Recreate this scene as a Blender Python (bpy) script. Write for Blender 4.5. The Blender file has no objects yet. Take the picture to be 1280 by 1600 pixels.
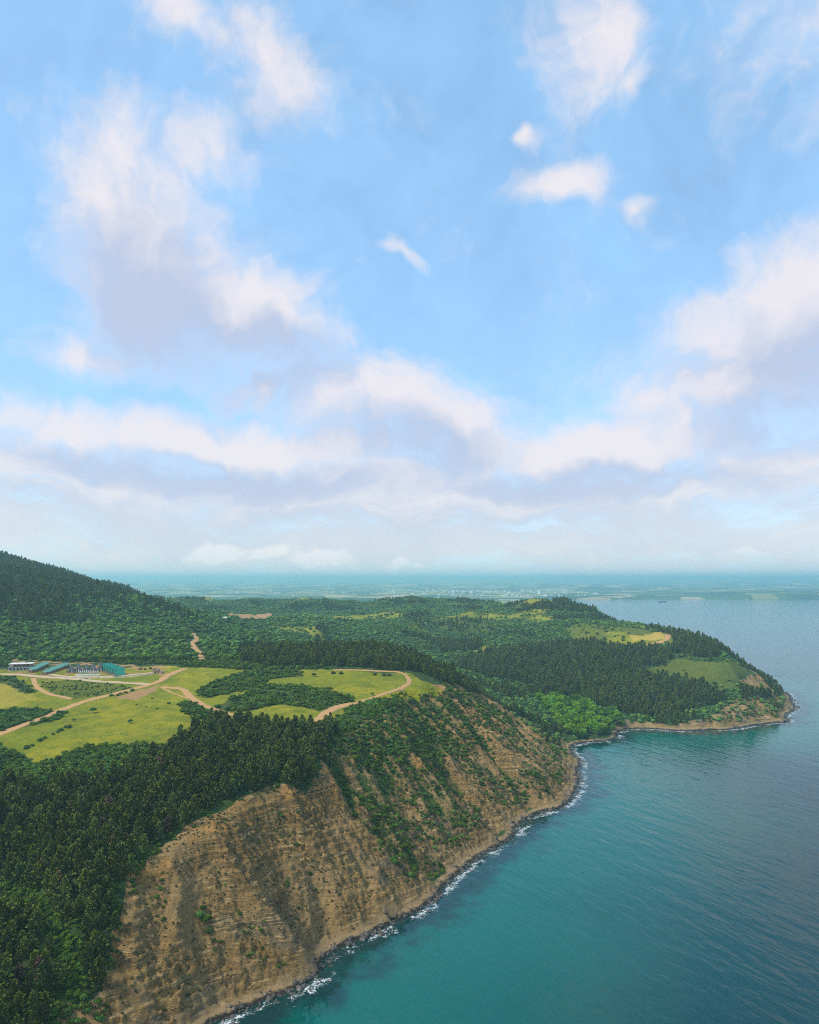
import bpy, bmesh, math, random
import numpy as np
random.seed(7); RNG = np.random.default_rng(11)
SC = bpy.context.scene
R = math.radians
# ------------------------------------------------------------------ camera
FPX, CX, CY, HY, CAMZ = 1100.0, 640.0, 800.0, 905.0, 170.0      # photo pixels (1280 x 1600)
PITCH = math.atan((HY - CY) / FPX)
cam_d = bpy.data.cameras.new('camera'); cam = bpy.data.objects.new('camera', cam_d)
SC.collection.objects.link(cam)
cam_d.sensor_fit = 'HORIZONTAL'; cam_d.sensor_width = 36.0; cam_d.lens = 36.0 * FPX / 1280.0
cam_d.clip_start = 1.0; cam_d.clip_end = 150000.0
cam.location = (0, 0, CAMZ); cam.rotation_euler = (math.pi / 2 + PITCH, 0, 0)
SC.camera = cam
SC.render.resolution_x, SC.render.resolution_y = 819, 1024
# ------------------------------------------------------------------ light
SUN_EL, SUN_AZ = R(48), R(-115)          # azimuth from +Y towards +X: from the left, a little behind
sun_d = bpy.data.lights.new('sun', 'SUN'); sun = bpy.data.objects.new('sun', sun_d); SC.collection.objects.link(sun)
sun_d.energy = 3.0; sun_d.angle = R(10); sun_d.color = (1.0, 0.93, 0.82)
sun.rotation_euler = (math.pi / 2 - SUN_EL, 0, -SUN_AZ + math.pi)
SC.view_settings.view_transform = 'Standard'; SC.view_settings.look = 'None'
SC.view_settings.exposure = 0.5; SC.view_settings.gamma = 1.0; SC.view_settings.use_curve_mapping = False
SC.cycles.use_denoising = False; SC.cycles.filter_width = 1.05
SKY_STRENGTH = 0.10
CLOUD_LIT, CLOUD_DARK, CLOUD_LOW, VEIL = (6.5, 6.05, 6.2), (3.9, 4.3, 5.5), (6.8, 6.7, 6.4), (4.8, 9.4, 14.6)
SC.cycles.max_bounces = 5; SC.cycles.diffuse_bounces = 2; SC.cycles.glossy_bounces = 2
SC.cycles.transmission_bounces = 2; SC.cycles.volume_bounces = 2; SC.cycles.transparent_max_bounces = 4
SC.cycles.sample_clamp_indirect = 4.0

def ray(u, v):
    a = (u - CX) / FPX; b = (CY - v) / FPX
    c, s = math.cos(PITCH), math.sin(PITCH)
    return np.array([a, c - b * s, s + b * c])
def azel(u, v):
    d = ray(u, v); d = d / np.linalg.norm(d)
    return math.atan2(d[0], d[1]), math.asin(d[2])

# ------------------------------------------------------------------ node helper
class NT:
    def __init__(s, tree): s.t = tree; s.n = tree.nodes; s.l = tree.links
    def new(s, k, **kw):
        n = s.n.new(k)
        for a, b in kw.items(): setattr(n, a, b)
        return n
    def put(s, sock, v):
        if isinstance(v, bpy.types.NodeSocket): s.l.new(v, sock)
        elif v is not None: sock.default_value = v
    def m(s, op, a, b=None, c=None, clamp=False):
        n = s.new('ShaderNodeMath', operation=op); n.use_clamp = clamp
        s.put(n.inputs[0], a); s.put(n.inputs[1], b)
        if c is not None: s.put(n.inputs[2], c)
        return n.outputs[0]
    def mixc(s, f, a, b, blend='MIX'):
        n = s.new('ShaderNodeMix', data_type='RGBA', blend_type=blend)
        s.put(n.inputs[0], f)
        s.put(n.inputs[6], a if isinstance(a, bpy.types.NodeSocket) else (*a, 1))
        s.put(n.inputs[7], b if isinstance(b, bpy.types.NodeSocket) else (*b, 1))
        return n.outputs[2]
    def ss(s, x, lo, hi, a=0.0, b=1.0):
        n = s.new('ShaderNodeMapRange', interpolation_type='SMOOTHSTEP')
        s.put(n.inputs[0], x); n.inputs[1].default_value = lo; n.inputs[2].default_value = hi
        n.inputs[3].default_value = a; n.inputs[4].default_value = b
        return n.outputs[0]
    def noise(s, vec, scale, detail=4, rough=0.5, dist=0.0, out=0):
        n = s.new('ShaderNodeTexNoise'); s.put(n.inputs['Vector'], vec)
        n.inputs['Scale'].default_value = scale; n.inputs['Detail'].default_value = detail
        n.inputs['Roughness'].default_value = rough; n.inputs['Distortion'].default_value = dist
        return n.outputs[out]
    def vmul(s, vec, xyz):
        n = s.new('ShaderNodeVectorMath', operation='MULTIPLY'); s.put(n.inputs[0], vec); n.inputs[1].default_value = xyz
        return n.outputs[0]
    def vadd(s, vec, xyz):
        n = s.new('ShaderNodeVectorMath', operation='ADD'); s.put(n.inputs[0], vec); s.put(n.inputs[1], xyz)
        return n.outputs[0]
    def attr(s, name):
        return s.new('ShaderNodeAttribute', attribute_name=name)

# ------------------------------------------------------------------ sky
def build_world():
    w = bpy.data.worlds.new('World'); SC.world = w; w.use_nodes = True
    T = NT(w.node_tree); T.n.clear()
    sky = T.new('ShaderNodeTexSky', sky_type='NISHITA'); sky.sun_disc = False
    sky.sun_elevation = SUN_EL; sky.sun_rotation = SUN_AZ
    sky.altitude = 0; sky.air_density = 1.0; sky.dust_density = 0.6; sky.ozone_density = 1.6
    V = T.new('ShaderNodeTexCoord').outputs['Generated']
    # gentle warp so the masses have no elliptic outline
    wn = T.noise(V, 4.2, 4, 0.6, 0, 1)
    v2 = T.vadd(V, T.vmul(T.vadd(wn, (-0.5, -0.5, -0.5)), (0.22, 0.22, 0.15)))
    nrm = T.new('ShaderNodeVectorMath', operation='NORMALIZE'); T.put(nrm.inputs[0], v2)
    sp = T.new('ShaderNodeSeparateXYZ'); T.put(sp.inputs[0], nrm.outputs[0])
    az = T.m('ARCTAN2', sp.outputs[0], sp.outputs[1]); el = T.m('ARCSINE', sp.outputs[2])
    ae = T.new('ShaderNodeCombineXYZ'); T.put(ae.inputs[0], az); T.put(ae.inputs[1], el)
    # cloud masses: pixel centre, half sizes in px, tilt (falling to the right), weight, underside shade
    blobs = [
        (235, 400, 280, 175, 0.75, 1.45, 1), (390, 490, 260, 100, 0.30, 1.3, 1), (200, 240, 120, 130, 0.3, 1.0, 0),
        (350, 250, 160, 70, -0.1, 0.62, 0), (450, 90, 170, 100, 0.7, 1.05, 0), (270, 15, 200, 60, 0.2, 0.85, 0),
        (900, 85, 130, 110, -0.6, 0.95, 0), (970, 150, 80, 45, 0, 0.8, 0), (1190, 90, 300, 150, 0, 0.50, 0),
        (868, 300, 120, 42, -0.15, 1.0, 0), (815, 230, 36, 24, 0, .85, 0), (995, 328, 42, 28, 0, 0.8, 0), (612, 396, 74, 20, 0.35, .85, 0),
        (140, 550, 130, 50, 0, 0.85, 0), (1240, 500, 300, 150, -0.2, 1.2, 1), (1190, 610, 330, 130, -0.05, 1.15, 1),
        (1215, 750, 140, 55, 0, 1.1, 1), (630, 640, 290, 100, 0.14, 1.15, 1), (330, 690, 680, 66, 0.03, 1.25, 1), (900, 700, 560, 74, 0.04, 1.3, 1),
        (60, 740, 400, 100, 0, 1.0, 1), (420, 608, 140, 34, -0.1, 0.75, 0), (640, 780, 1700, 120, 0.01, 1.2, 1), (640, 855, 1900, 85, 0, 1.2, 0),
    ]
    puffs = [(325, 852, 60, 30, 0, 1.2, 0), (405, 860, 66, 28, 0, 1.15, 0), (500, 873, 70, 22, 0, 1.1, 0), (598, 877, 44, 17, 0, 1.15, 0), (632, 884, 26, 11, 0, 1.1, 0), (1180, 865, 60, 14, 0, .7, 0)]
    def field(sel, shift):
        vec = ae.outputs[0] if not shift else T.vadd(ae.outputs[0], (-0.02, shift, 0))
        base = None
        for (u, vv, a, b, tilt, wt, k) in (puffs if sel == 2 else blobs):
            if sel == 1 and not k: continue
            A0, E0 = azel(u, vv)
            mp = T.new('ShaderNodeMapping', vector_type='TEXTURE'); T.put(mp.inputs[0], vec)
            mp.inputs[1].default_value = (A0, E0, 0); mp.inputs[2].default_value = (0, 0, -tilt); mp.inputs[3].default_value = (a / FPX, b / FPX, 1)
            gr = T.new('ShaderNodeTexGradient', gradient_type='SPHERICAL'); T.put(gr.inputs[0], mp.outputs[0])
            val = T.m('MULTIPLY', gr.outputs['Fac'], wt)
            base = val if base is None else T.m('SMOOTH_MAX', base, val, 0.12)
        return base
    base = field(0, 0)
    # the rest of the dome carries the same kind of broken cloud
    out = T.m('MAXIMUM', T.ss(T.m('ABSOLUTE', az), R(33), R(50)), T.ss(el, R(44), R(58)))
    lowf = T.ss(T.noise(V, 2.3, 2, 0.5), 0.42, 0.68)
    base = T.m('MAXIMUM', base, T.m('MULTIPLY', out, T.m('MAXIMUM', lowf, T.ss(el, R(3), R(22), 0.9, 0.0))))
    # fine structure: puffy, stretched sideways low down
    low = T.ss(el, R(4), R(20), 1.0, 0.0)
    st = T.new('ShaderNodeCombineXYZ'); T.put(st.inputs[0], az); T.put(st.inputs[1], T.m('MULTIPLY', el, T.m('ADD', T.m('MULTIPLY', low, 2.4), 1.0)))
    def nz(vec, det): return T.noise(vec, 6.2, det, 0.65, 0.2)
    n = nz(st.outputs[0], 9)
    d0 = T.m('ADD', T.m('POWER', base, 0.8), T.m('MULTIPLY', T.m('SUBTRACT', n, 0.5), 1.55))
    d0 = T.m('ADD', d0, T.m('MULTIPLY', T.m('SUBTRACT', T.noise(st.outputs[0], 26.0, 5, 0.62), 0.5), 0.55))
    cover = T.m('MULTIPLY', T.ss(d0, 0.14, 1.02), 0.90)
    # undersides: the part of a mass with more cloud above it towards the light
    b1 = field(1, 0.055); n1 = nz(T.vadd(st.outputs[0], (-0.02, 0.07, 0)), 3)
    d1 = T.m('ADD', b1, T.m('MULTIPLY', T.m('SUBTRACT', n1, 0.5), 1.1))
    shade = T.m('MULTIPLY', T.ss(T.m('SUBTRACT', d1, T.m('MULTIPLY', T.m('SUBTRACT', d0, 0.5), 0.55)), 0.12, 0.75), T.ss(d0, 0.25, 0.8))
    ccol = T.mixc(shade, CLOUD_LIT, CLOUD_DARK)
    lowmix = T.ss(el, 0.0, 0.16, 1.0, 0.0)
    ccol = T.mixc(T.m('MULTIPLY', lowmix, 0.65), ccol, CLOUD_LOW)
    # thin high veil that pales the blue everywhere
    veil = T.m('ADD', 0.31, T.m('MULTIPLY', T.m('SUBTRACT', n1, 0.5), 0.25))
    sk = T.mixc(veil, sky.outputs[0], VEIL)
    col = T.mixc(cover, sk, ccol)
    pf = T.ss(T.m('ADD', field(2, 0), T.m('MULTIPLY', T.m('SUBTRACT', n, 0.5), 1.2)), 0.35, 0.75); col = T.mixc(T.m('MULTIPLY', pf, .6), col, (7.6, 7.3, 7.2))
    bg = T.new('ShaderNodeBackground'); T.put(bg.inputs[0], col); bg.inputs[1].default_value = SKY_STRENGTH
    o = T.new('ShaderNodeOutputWorld'); T.l.new(bg.outputs[0], o.inputs[0])
    w.cycles.sampling_method = 'MANUAL'; w.cycles.sample_map_resolution = 512
build_world()

# ------------------------------------------------------------------ numeric noise
def _hash(ix, iy, seed):
    h = (ix.astype(np.int64) * 374761393 + iy.astype(np.int64) * 668265263 + seed * 1442695041) & 0xffffffff
    h = ((h ^ (h >> 13)) * 1274126177) & 0xffffffff
    return (h ^ (h >> 16)) & 0xffff
def gnoise(x, y, seed=0):
    x = np.asarray(x, float); y = np.asarray(y, float)
    ix = np.floor(x); iy = np.floor(y); fx = x - ix; fy = y - iy
    ix = ix.astype(np.int64); iy = iy.astype(np.int64)
    ux = fx * fx * fx * (fx * (fx * 6 - 15) + 10); uy = fy * fy * fy * (fy * (fy * 6 - 15) + 10)
    def g(i, j, dx, dy):
        a = _hash(i, j, seed) * (2 * math.pi / 65536.0)
        return np.cos(a) * dx + np.sin(a) * dy
    a = g(ix, iy, fx, fy); b = g(ix + 1, iy, fx - 1, fy); c = g(ix, iy + 1, fx, fy - 1); d = g(ix + 1, iy + 1, fx - 1, fy - 1)
    return 1.5 * ((a * (1 - ux) + b * ux) * (1 - uy) + (c * (1 - ux) + d * ux) * uy)
def fbm(x, y, octv=4, seed=0, gain=0.5):
    s = 0; a = 1.0; t = 0
    for i in range(octv):
        s = s + a * gnoise(x * 2 ** i, y * 2 ** i, seed + i * 17); t += a; a *= gain
    return s / t
def ridged(x, y, octv=3, seed=0):
    s = 0; a = 1.0; t = 0
    for i in range(octv):
        s = s + a * (1 - 2.2 * np.abs(gnoise(x * 2 ** i, y * 2 ** i, seed + i * 31))); t += a; a *= 0.5
    return s / t
def sstep(x, a, b):
    t = np.clip((x - a) / (b - a), 0, 1); return t * t * (3 - 2 * t)

# ------------------------------------------------------------------ terrain control
def P(u, v, z):
    d = ray(u, v); t = (z - CAMZ) / d[2]; return (d[0] * t, d[1] * t, z)
def PD(u, v, dist):
    d = ray(u, v); t = dist / d[1]; return (d[0] * t, dist, CAMZ + d[2] * t)
coast_px = [(330, 1602), (372, 1582), (420, 1562), (462, 1545), (492, 1530), (500, 1508), (514, 1492), (545, 1476), (580, 1460), (612, 1443), (645, 1428),
            (680, 1405), (695, 1385), (715, 1366), (742, 1343), (772, 1326), (800, 1309), (812, 1288), (838, 1272), (868, 1265), (886, 1256),
            (898, 1240), (905, 1222), (903, 1205), (908, 1192), (896, 1178), (893, 1166), (915, 1160), (942, 1158), (962, 1154), (966, 1144), (985, 1139), (1020, 1139), (1060, 1142),
            (1100, 1141), (1140, 1140), (1175, 1134), (1205, 1130), (1232, 1128), (1228, 1119), (1243, 1106), (1236, 1096), (1228, 1082)]
slope_c = [1.12] * 9 + [1.05, 1.02, .96, .92, .90, .88, .85, .84, .82, .80, .78, .76, .74, .72, .70, .66, .6, .5, .4, .35, .4, .55, .75, .85, .9, .9, .9, .9, .9, .8, .8, .8, .8, .8]
pre = [(-14000, 60), (-3000, 90), (-800, 150), (-420, 190), (-240, 208), (-150, 224), (-110, 244), (-90, 268)]
post = [(548, 1150), (540, 1300), (520, 1500), (480, 1700), (440, 1950), (480, 2500), (700, 3500), (850, 5000), (1200, 6050), (3000, 6150), (6000, 6250), (14000, 6600), (14000, 34000), (-14000, 34000)]
coast = pre + [P(u, v, 0)[:2] for u, v in coast_px] + post
cslope = [1.0] * len(pre) + slope_c[:len(coast_px)] + [0.8] * len(post)
assert len(slope_c) == len(coast_px), (len(slope_c), len(coast_px))
def smooth_coast():
    pts = []; sl = []
    n = len(coast)
    for i in range(n):
        p0, p1, p2, p3 = [np.array(coast[(i + k) % n], float) for k in (-1, 0, 1, 2)]
        near = len(pre) - 2 <= i < len(pre) + len(coast_px)
        m = 3 if near else 1
        for k in range(m):
            t = k / m
            q = 0.5 * ((2 * p1) + (p2 - p0) * t + (2 * p0 - 5 * p1 + 4 * p2 - p3) * t * t + (3 * p1 - p0 - 3 * p2 + p3) * t ** 3) if near else p1
            pts.append(q); sl.append(cslope[i] * (1 - t) + cslope[(i + 1) % n] * t)
    return np.array(pts), np.array(sl)
CO, CS = smooth_coast()
def coast_dist(x, y):
    """signed distance to the coast (land positive) and the cliff slope of the nearest stretch"""
    x = np.asarray(x, float).ravel(); y = np.asarray(y, float).ravel()
    best = np.full(x.shape, 1e18); sl = np.ones_like(x); inside = np.zeros(x.shape, bool)
    n = len(CO)
    for i in range(n):
        a = CO[i]; b = CO[(i + 1) % n]; ab = b - a; L = ab @ ab
        if L < 1e-9: continue
        t = np.clip(((x - a[0]) * ab[0] + (y - a[1]) * ab[1]) / L, 0, 1)
        dd = (x - a[0] - t * ab[0]) ** 2 + (y - a[1] - t * ab[1]) ** 2
        m = dd < best; best[m] = dd[m]; sl[m] = (CS[i] * (1 - t) + CS[(i + 1) % n] * t)[m]
        c = (a[1] > y) != (b[1] > y)
        if c.any():
            xi = a[0] + (y - a[1]) * ab[0] / (ab[1] if ab[1] != 0 else 1e-9)
            inside ^= c & (x < xi)
    d = np.sqrt(best); return np.where(inside, d, -d), sl

CT = []
for a in [(-150, 1600, 22), (0, 1600, 20), (70, 1600, 16), (140, 1590, 15), (180, 1480, 29), (215, 1365, 47), (240, 1330, 51), (300, 1290, 55), (340, 1260, 57),
          (400, 1240, 59), (480, 1235, 59), (0, 1500, 29), (90, 1500, 29), (0, 1450, 33), (0, 1400, 37), (100, 1400, 42), (0, 1300, 52), (150, 1300, 53), (0, 1200, 66), (200, 1200, 68),
          (350, 1180, 68), (450, 1160, 70), (520, 1155, 69), (-200, 1300, 54), (-200, 1450, 36), (100, 1170, 71), (0, 1150, 73), (300, 1125, 75), (430, 1128, 74.5), (500, 1125, 74),
          (200, 1085, 82), (0, 1080, 83), (-150, 1080, 84), (0, 1040, 92), (100, 1047, 90), (200, 1047, 90), (280, 1045, 90.5), (350, 1042, 91), (400, 1080, 82), (550, 1080, 81.5),
          (600, 1095, 78), (640, 1062, 84), (690, 1082, 77), (640, 1047, 88), (500, 1042, 90), (-150, 1040, 93), (310, 1032, 92), (420, 1045, 89.5)]:
    CT.append(P(*a))
for a in [(430, 1022, 735), (500, 1016, 745), (600, 1018, 735), (660, 1032, 710), (710, 1056, 690), (760, 1086, 680), (800, 1104, 695), (845, 1128, 715), (875, 1150, 735),
          (0, 1030, 690), (100, 1032, 690), (200, 1028, 690), (0, 980, 760), (0, 940, 830), (0, 908, 930), (0, 898, 1000), (100, 980, 800), (100, 935, 900), (100, 915, 1000), (200, 980, 830),
          (200, 940, 1000), (200, 932, 1070), (262, 948, 1100), (300, 972, 980), (345, 966, 1120), (400, 990, 1070), (465, 1004, 1010), (305, 1000, 840), (0, 883, 1500), (100, 898, 1480), (170, 918, 1430),
          (-150, 868, 1450), (-150, 960, 800), (-150, 900, 980), (240, 940, 1700), (300, 944, 1900), (360, 938, 2050), (420, 941, 2000), (480, 942, 1950),
          (430, 965, 1600), (380, 970, 1500), (450, 995, 1150), (500, 990, 1200), (600, 985, 1250), (500, 962, 1550), (600, 952, 1750), (650, 938, 1900), (560, 942, 1900), (700, 980, 1380), (700, 945, 1800),
          (750, 943, 1800), (800, 948, 1700), (850, 943, 1700), (900, 944, 1580), (935, 950, 1450), (985, 970, 1230), (1060, 990, 1120), (1110, 1006, 1060), (1180, 1037, 985), (1212, 1060, 950),
          (700, 1012, 1220), (760, 1050, 1010), (800, 1030, 1110), (850, 1000, 1220), (900, 965, 1400), (950, 1000, 1140), (1000, 1000, 1110), (1030, 992, 1120), (900, 1045, 1000),
          (1000, 1055, 960), (1100, 1045, 960), (1100, 1085, 905), (950, 1095, 890), (1000, 1117, 855), (920, 1105, 870), (1150, 1098, 865), (1195, 1088, 880)]:
    CT.append(PD(*a))
CT += [P(900, 1135, 5), P(940, 1140, 4), P(870, 1108, 12), P(840, 1088, 18)]
CT += [(-60, 900, 52), (-220, 930, 70), (90, 900, 34), (-330, 880, 88), (20, 1010, 45), (-130, 1030, 62), (540, 1080, 20), (480, 1250, 70), (430, 1500, 90), (380, 1800, 80),
       (-700, 900, 180), (-900, 1300, 230), (-1000, 700, 150), (-700, 500, 90), (-500, 300, 50), (-900, 1900, 150), (-1200, 2500, 60), (0, 2600, 50), (400, 2400, 45), (-500, 2500, 55), (200, 200, 20), (300, 500, 30)]
CT = np.array(CT); S_ = 300.0
def _tps_fit():
    X = CT[:, :2] / S_; n = len(X)
    d2 = ((X[:, None] - X[None]) ** 2).sum(-1)
    K = np.where(d2 > 0, d2 * np.log(np.maximum(d2, 1e-12)), 0) + np.eye(n) * 0.004
    Pm = np.c_[np.ones(n), X]; A = np.zeros((n + 3, n + 3)); A[:n, :n] = K; A[:n, n:] = Pm; A[n:, :n] = Pm.T
    return X, np.linalg.solve(A, np.r_[CT[:, 2], 0, 0, 0])
TX, TW = _tps_fit()
def tps(x, y):
    x = np.asarray(x, float).ravel() / S_; y = np.asarray(y, float).ravel() / S_
    out = np.empty_like(x); n = len(TX)
    for i in range(0, len(x), 60000):
        a = x[i:i + 60000, None].astype(np.float32); b = y[i:i + 60000, None].astype(np.float32)
        d2 = (a - TX[:, 0].astype(np.float32)) ** 2 + (b - TX[:, 1].astype(np.float32)) ** 2
        k = d2 * np.log(np.maximum(d2, 1e-9))
        out[i:i + 60000] = k @ TW[:n] + TW[n] + TW[n + 1] * a[:, 0] + TW[n + 2] * b[:, 0]
    return out
def plain_h(x, y):
    h = 16 + 34 * sstep(fbm(x / 2600, y / 1900, 4, 5), -0.15, 0.5) + 85 * sstep(y, 8500, 17000) * (0.45 + 0.9 * np.clip(fbm(x / 5200, y / 3800, 3, 9) + 0.25, 0, 1))
    return h
def top_h(x, y):
    t = tps(x, y)
    far = sstep(y, 2050, 2700)
    t = np.clip(t, 3.0, 232)
    t = t * (1 - far) + plain_h(x, y) * far
    hill = sstep(y, 700, 900) * (1 - far)
    t = t + hill * (6.0 * fbm(x / 130, y / 130, 4, 3) + 19.0 * (ridged(x / 300, y / 300, 3, 8) - 0.5)) * sstep(t, 8, 50)
    return t + 0.5 * fbm(x / 22, y / 22, 3, 21)
FEAT = []          # (world polyline, half width, push): ribs stand out, gullies cut in
def feature_push(x, y):
    r = np.zeros_like(x)
    for pl, w, a in FEAT:
        m = (x > pl[:, 0].min() - 3 * w) & (x < pl[:, 0].max() + 3 * w) & (y > pl[:, 1].min() - 3 * w) & (y < pl[:, 1].max() + 3 * w)
        xs = x[m] + 2.5 * gnoise(x[m] / 12, y[m] / 12, 301); ys = y[m] + 2.5 * gnoise(x[m] / 12, y[m] / 12, 302); best = np.full(xs.shape, 1e9)
        for i in range(len(pl) - 1):
            p = pl[i]; d = pl[i + 1] - p; t = np.clip(((xs - p[0]) * d[0] + (ys - p[1]) * d[1]) / (d @ d + 1e-9), 0, 1)
            best = np.minimum(best, np.hypot(xs - p[0] - t * d[0], ys - p[1] - t * d[1]))
        r[m] += a * np.exp(-(best / w) ** 2)
    return r
def land_h(x, y, fine=True):
    """height of the land; returns z, coast distance"""
    x = np.asarray(x, float); y = np.asarray(y, float); sh = x.shape
    x = x.ravel(); y = y.ravel()
    dc, sl = coast_dist(x, y)
    near = y < 1300
    dcn = dc + np.where(near, 1.6 * fbm(x / 11, y / 11, 3, 41) + 0.7 * gnoise(x / 2.6, y / 2.6, 43), 0)
    # gullies and ribs run down the slope, i.e. across the coast direction
    tn = x * 0.60 + y * 0.80; nn = x * 0.80 - y * 0.60
    wx = 9 * fbm(x / 45, y / 45, 3, 51)
    rb = ridged((tn + wx) / 34, nn / 130, 3, 61)                    # 1 on ribs
    rb2 = ridged((tn + wx * .6) / 11, nn / 60, 2, 71)
    right = sstep(tn, 330, 430)
    amp = (3.2 + 9.5 * right) * sstep(dc, 6, 45)
    dcg = dcn + amp * (rb - 0.62) + 1.4 * (rb2 - 0.5) * sstep(dc, 5, 20)
    if FEAT: dcg = dcg + feature_push(x, y)
    # far headland: ribs across its own shore
    rbh = ridged((x + wx) / 26, y / 140, 3, 66)
    hd = (y > 770) & (y < 1300)
    dcg = np.where(hd, dcn + 7 * (rbh - .6) * sstep(dc, 4, 20), dcg)
    beach = np.where(dc > 0, 0.35 * np.minimum(dcn, 5.0), 0.45 * dcn)
    C = np.maximum(beach, 0.0) + np.maximum(dcg - 5.0, 0) * sl
    C = np.where(dcn > 0, C, np.maximum(0.45 * dcn, -5.0))
    T = top_h(x, y)
    k = 5.0
    h = np.clip(0.5 + 0.5 * (T - C) / k, 0, 1)
    z = T * (1 - h) + C * h - k * h * (1 - h)
    z = np.where(dcn > 4, z, np.minimum(C, T))
    if fine:   # strata: the cliff steps back in ledges
        cl = sstep(T - z, 0.5, 5) * sstep(dc, 5, 9) * (y < 1060)
        per = 3.1; ph = (z + 1.2 * fbm(x / 40, y / 40, 2, 81) + 0.04 * tn) / per
        fr = ph - np.floor(ph); st = (np.floor(ph) + sstep(fr, 0.25, 0.8)) * per - (1.2 * fbm(x / 40, y / 40, 2, 81) + 0.04 * tn)
        wgt = 0.9 * np.clip(0.6 + 1.2 * fbm(x / 30, y / 30, 2, 83), 0, 1)
        z = z + cl * wgt * (st - z) + cl * (1.5 * fbm(x / 5.0, y / 5.0, 3, 85, .6) + 1.3 * (ridged(x / 8, y / 8, 2, 87) - .5))
        if fine == 2:      # thinner beds, broken blocks and fissures, only where the grid is fine enough
            per = 1.45; off = 0.7 * fbm(x / 33, y / 33, 2, 181) + 0.05 * tn; ph = (z + off) / per; fr = ph - np.floor(ph)
            st = (np.floor(ph) + sstep(fr, 0.35, 0.75)) * per - off
            hard = np.clip(0.45 + 1.5 * fbm(x / 24 + 7, y / 24, 2, 183), 0, 1)
            z = z + cl * 0.95 * hard * (st - z) + cl * (0.55 * fbm(x / 1.7, y / 1.7, 2, 185, .6) + 0.35 * (ridged((tn + .6 * wx) / 3.4, nn / 14, 2, 187) - .5) + .5 * hard * np.sign(gnoise(x / 1.9, y / 1.9, 189)) * .5)
    return z.reshape(sh), dc.reshape(sh)

# nested grids
class Grid:
    def __init__(s, x0, x1, y0, y1, st, fine):
        s.x0, s.y0, s.st = x0, y0, st
        s.nx = int(round((x1 - x0) / st)) + 1; s.ny = int(round((y1 - y0) / st)) + 1
        s.x1 = x0 + (s.nx - 1) * st; s.y1 = y0 + (s.ny - 1) * st
        s.X, s.Y = np.meshgrid(x0 + np.arange(s.nx) * st, y0 + np.arange(s.ny) * st)
        s.Z, s.D = land_h(s.X, s.Y, fine)
    def has(s, x, y): return (x >= s.x0) & (x < s.x1) & (y >= s.y0) & (y < s.y1)
    def samp(s, A, x, y):
        fx = np.clip((x - s.x0) / s.st, 0, s.nx - 1.001); fy = np.clip((y - s.y0) / s.st, 0, s.ny - 1.001)
        i = fx.astype(int); j = fy.astype(int); fx = fx - i; fy = fy - j
        return (A[j, i] * (1 - fx) + A[j, i + 1] * fx) * (1 - fy) + (A[j + 1, i] * (1 - fx) + A[j + 1, i + 1] * fx) * fy
GM = Grid(-1175, 775, 100, 2600, 5.0, False)
def hit_mid(u, v):
    d = ray(u, v); d = d / d[1]; t = np.arange(200, 900, 1.0); k = np.nonzero(CAMZ + d[2] * t <= np.maximum(GM.samp(GM.Z, d[0] * t, t), 0))[0]; tt = t[k[0]] if len(k) else 900.; return (d[0] * tt, tt)
for px, w_, a_ in [([(335, 1335), (385, 1400), (440, 1470), (500, 1520)], 7, 6.5), ([(560, 1285), (620, 1345), (678, 1385)], 5, 4), ([(640, 1190), (700, 1260), (765, 1310)], 6, 5), ([(780, 1110), (840, 1200), (882, 1248)], 7, 5),
                   ([(410, 1300), (452, 1400), (488, 1468), (506, 1502)], 10, -2.5), ([(498, 1385), (512, 1440), (530, 1482)], 4.5, -6), ([(300, 1370), (320, 1430), (335, 1490), (350, 1560)], 6, -2.8), ([(520, 1190), (560, 1270), (620, 1332), (690, 1370)], 7, -8),
                   ([(650, 1110), (690, 1180), (722, 1240), (784, 1302)], 8, -8), ([(243, 1365), (250, 1425), (240, 1500)], 5, -1.8), ([(590, 1380), (600, 1440)], 5, 4), ([(200, 1450), (215, 1540)], 8, 4), ([(730, 1110), (770, 1180), (830, 1262)], 6, -6), ([(270, 1330), (280, 1450), (270, 1560)], 6, 4)]:
    FEAT.append((np.array([hit_mid(u, v) for u, v in px]), w_, a_))
GN_ = Grid(-425, 275, 200, 800, 1.0, True)
GH = Grid(275, 625, 740, 1060, 2.0, True)
GC = Grid(-130, 180, 240, 640, 0.5, 2)
GF = Grid(-13000, 13000, 2600, 33000, 100.0, False)
# stitch: the near grid's border follows the middle grid, its inner rows blend in
def stitch(a, b):
    w = np.minimum.reduce([a.X - a.x0, a.x1 - a.X, a.Y - a.y0, a.y1 - a.Y]) / (8 * a.st)
    w = np.clip(w, 0, 1); a.Z = a.Z * w + b.samp(b.Z, a.X, a.Y) * (1 - w)
stitch(GN_, GM); stitch(GH, GM); stitch(GC, GN_)
def H(x, y):
    x = np.atleast_1d(np.asarray(x, float)); y = np.atleast_1d(np.asarray(y, float))
    return np.where(GC.has(x, y), GC.samp(GC.Z, x, y), np.where(GN_.has(x, y), GN_.samp(GN_.Z, x, y), np.where(GH.has(x, y), GH.samp(GH.Z, x, y), np.where(y < 2600, GM.samp(GM.Z, x, y), GF.samp(GF.Z, x, y)))))
def DC(x, y):
    x = np.atleast_1d(np.asarray(x, float)); y = np.atleast_1d(np.asarray(y, float))
    return np.where(GN_.has(x, y), GN_.samp(GN_.D, x, y), np.where(y < 2600, GM.samp(GM.D, x, y), GF.samp(GF.D, x, y)))
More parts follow.
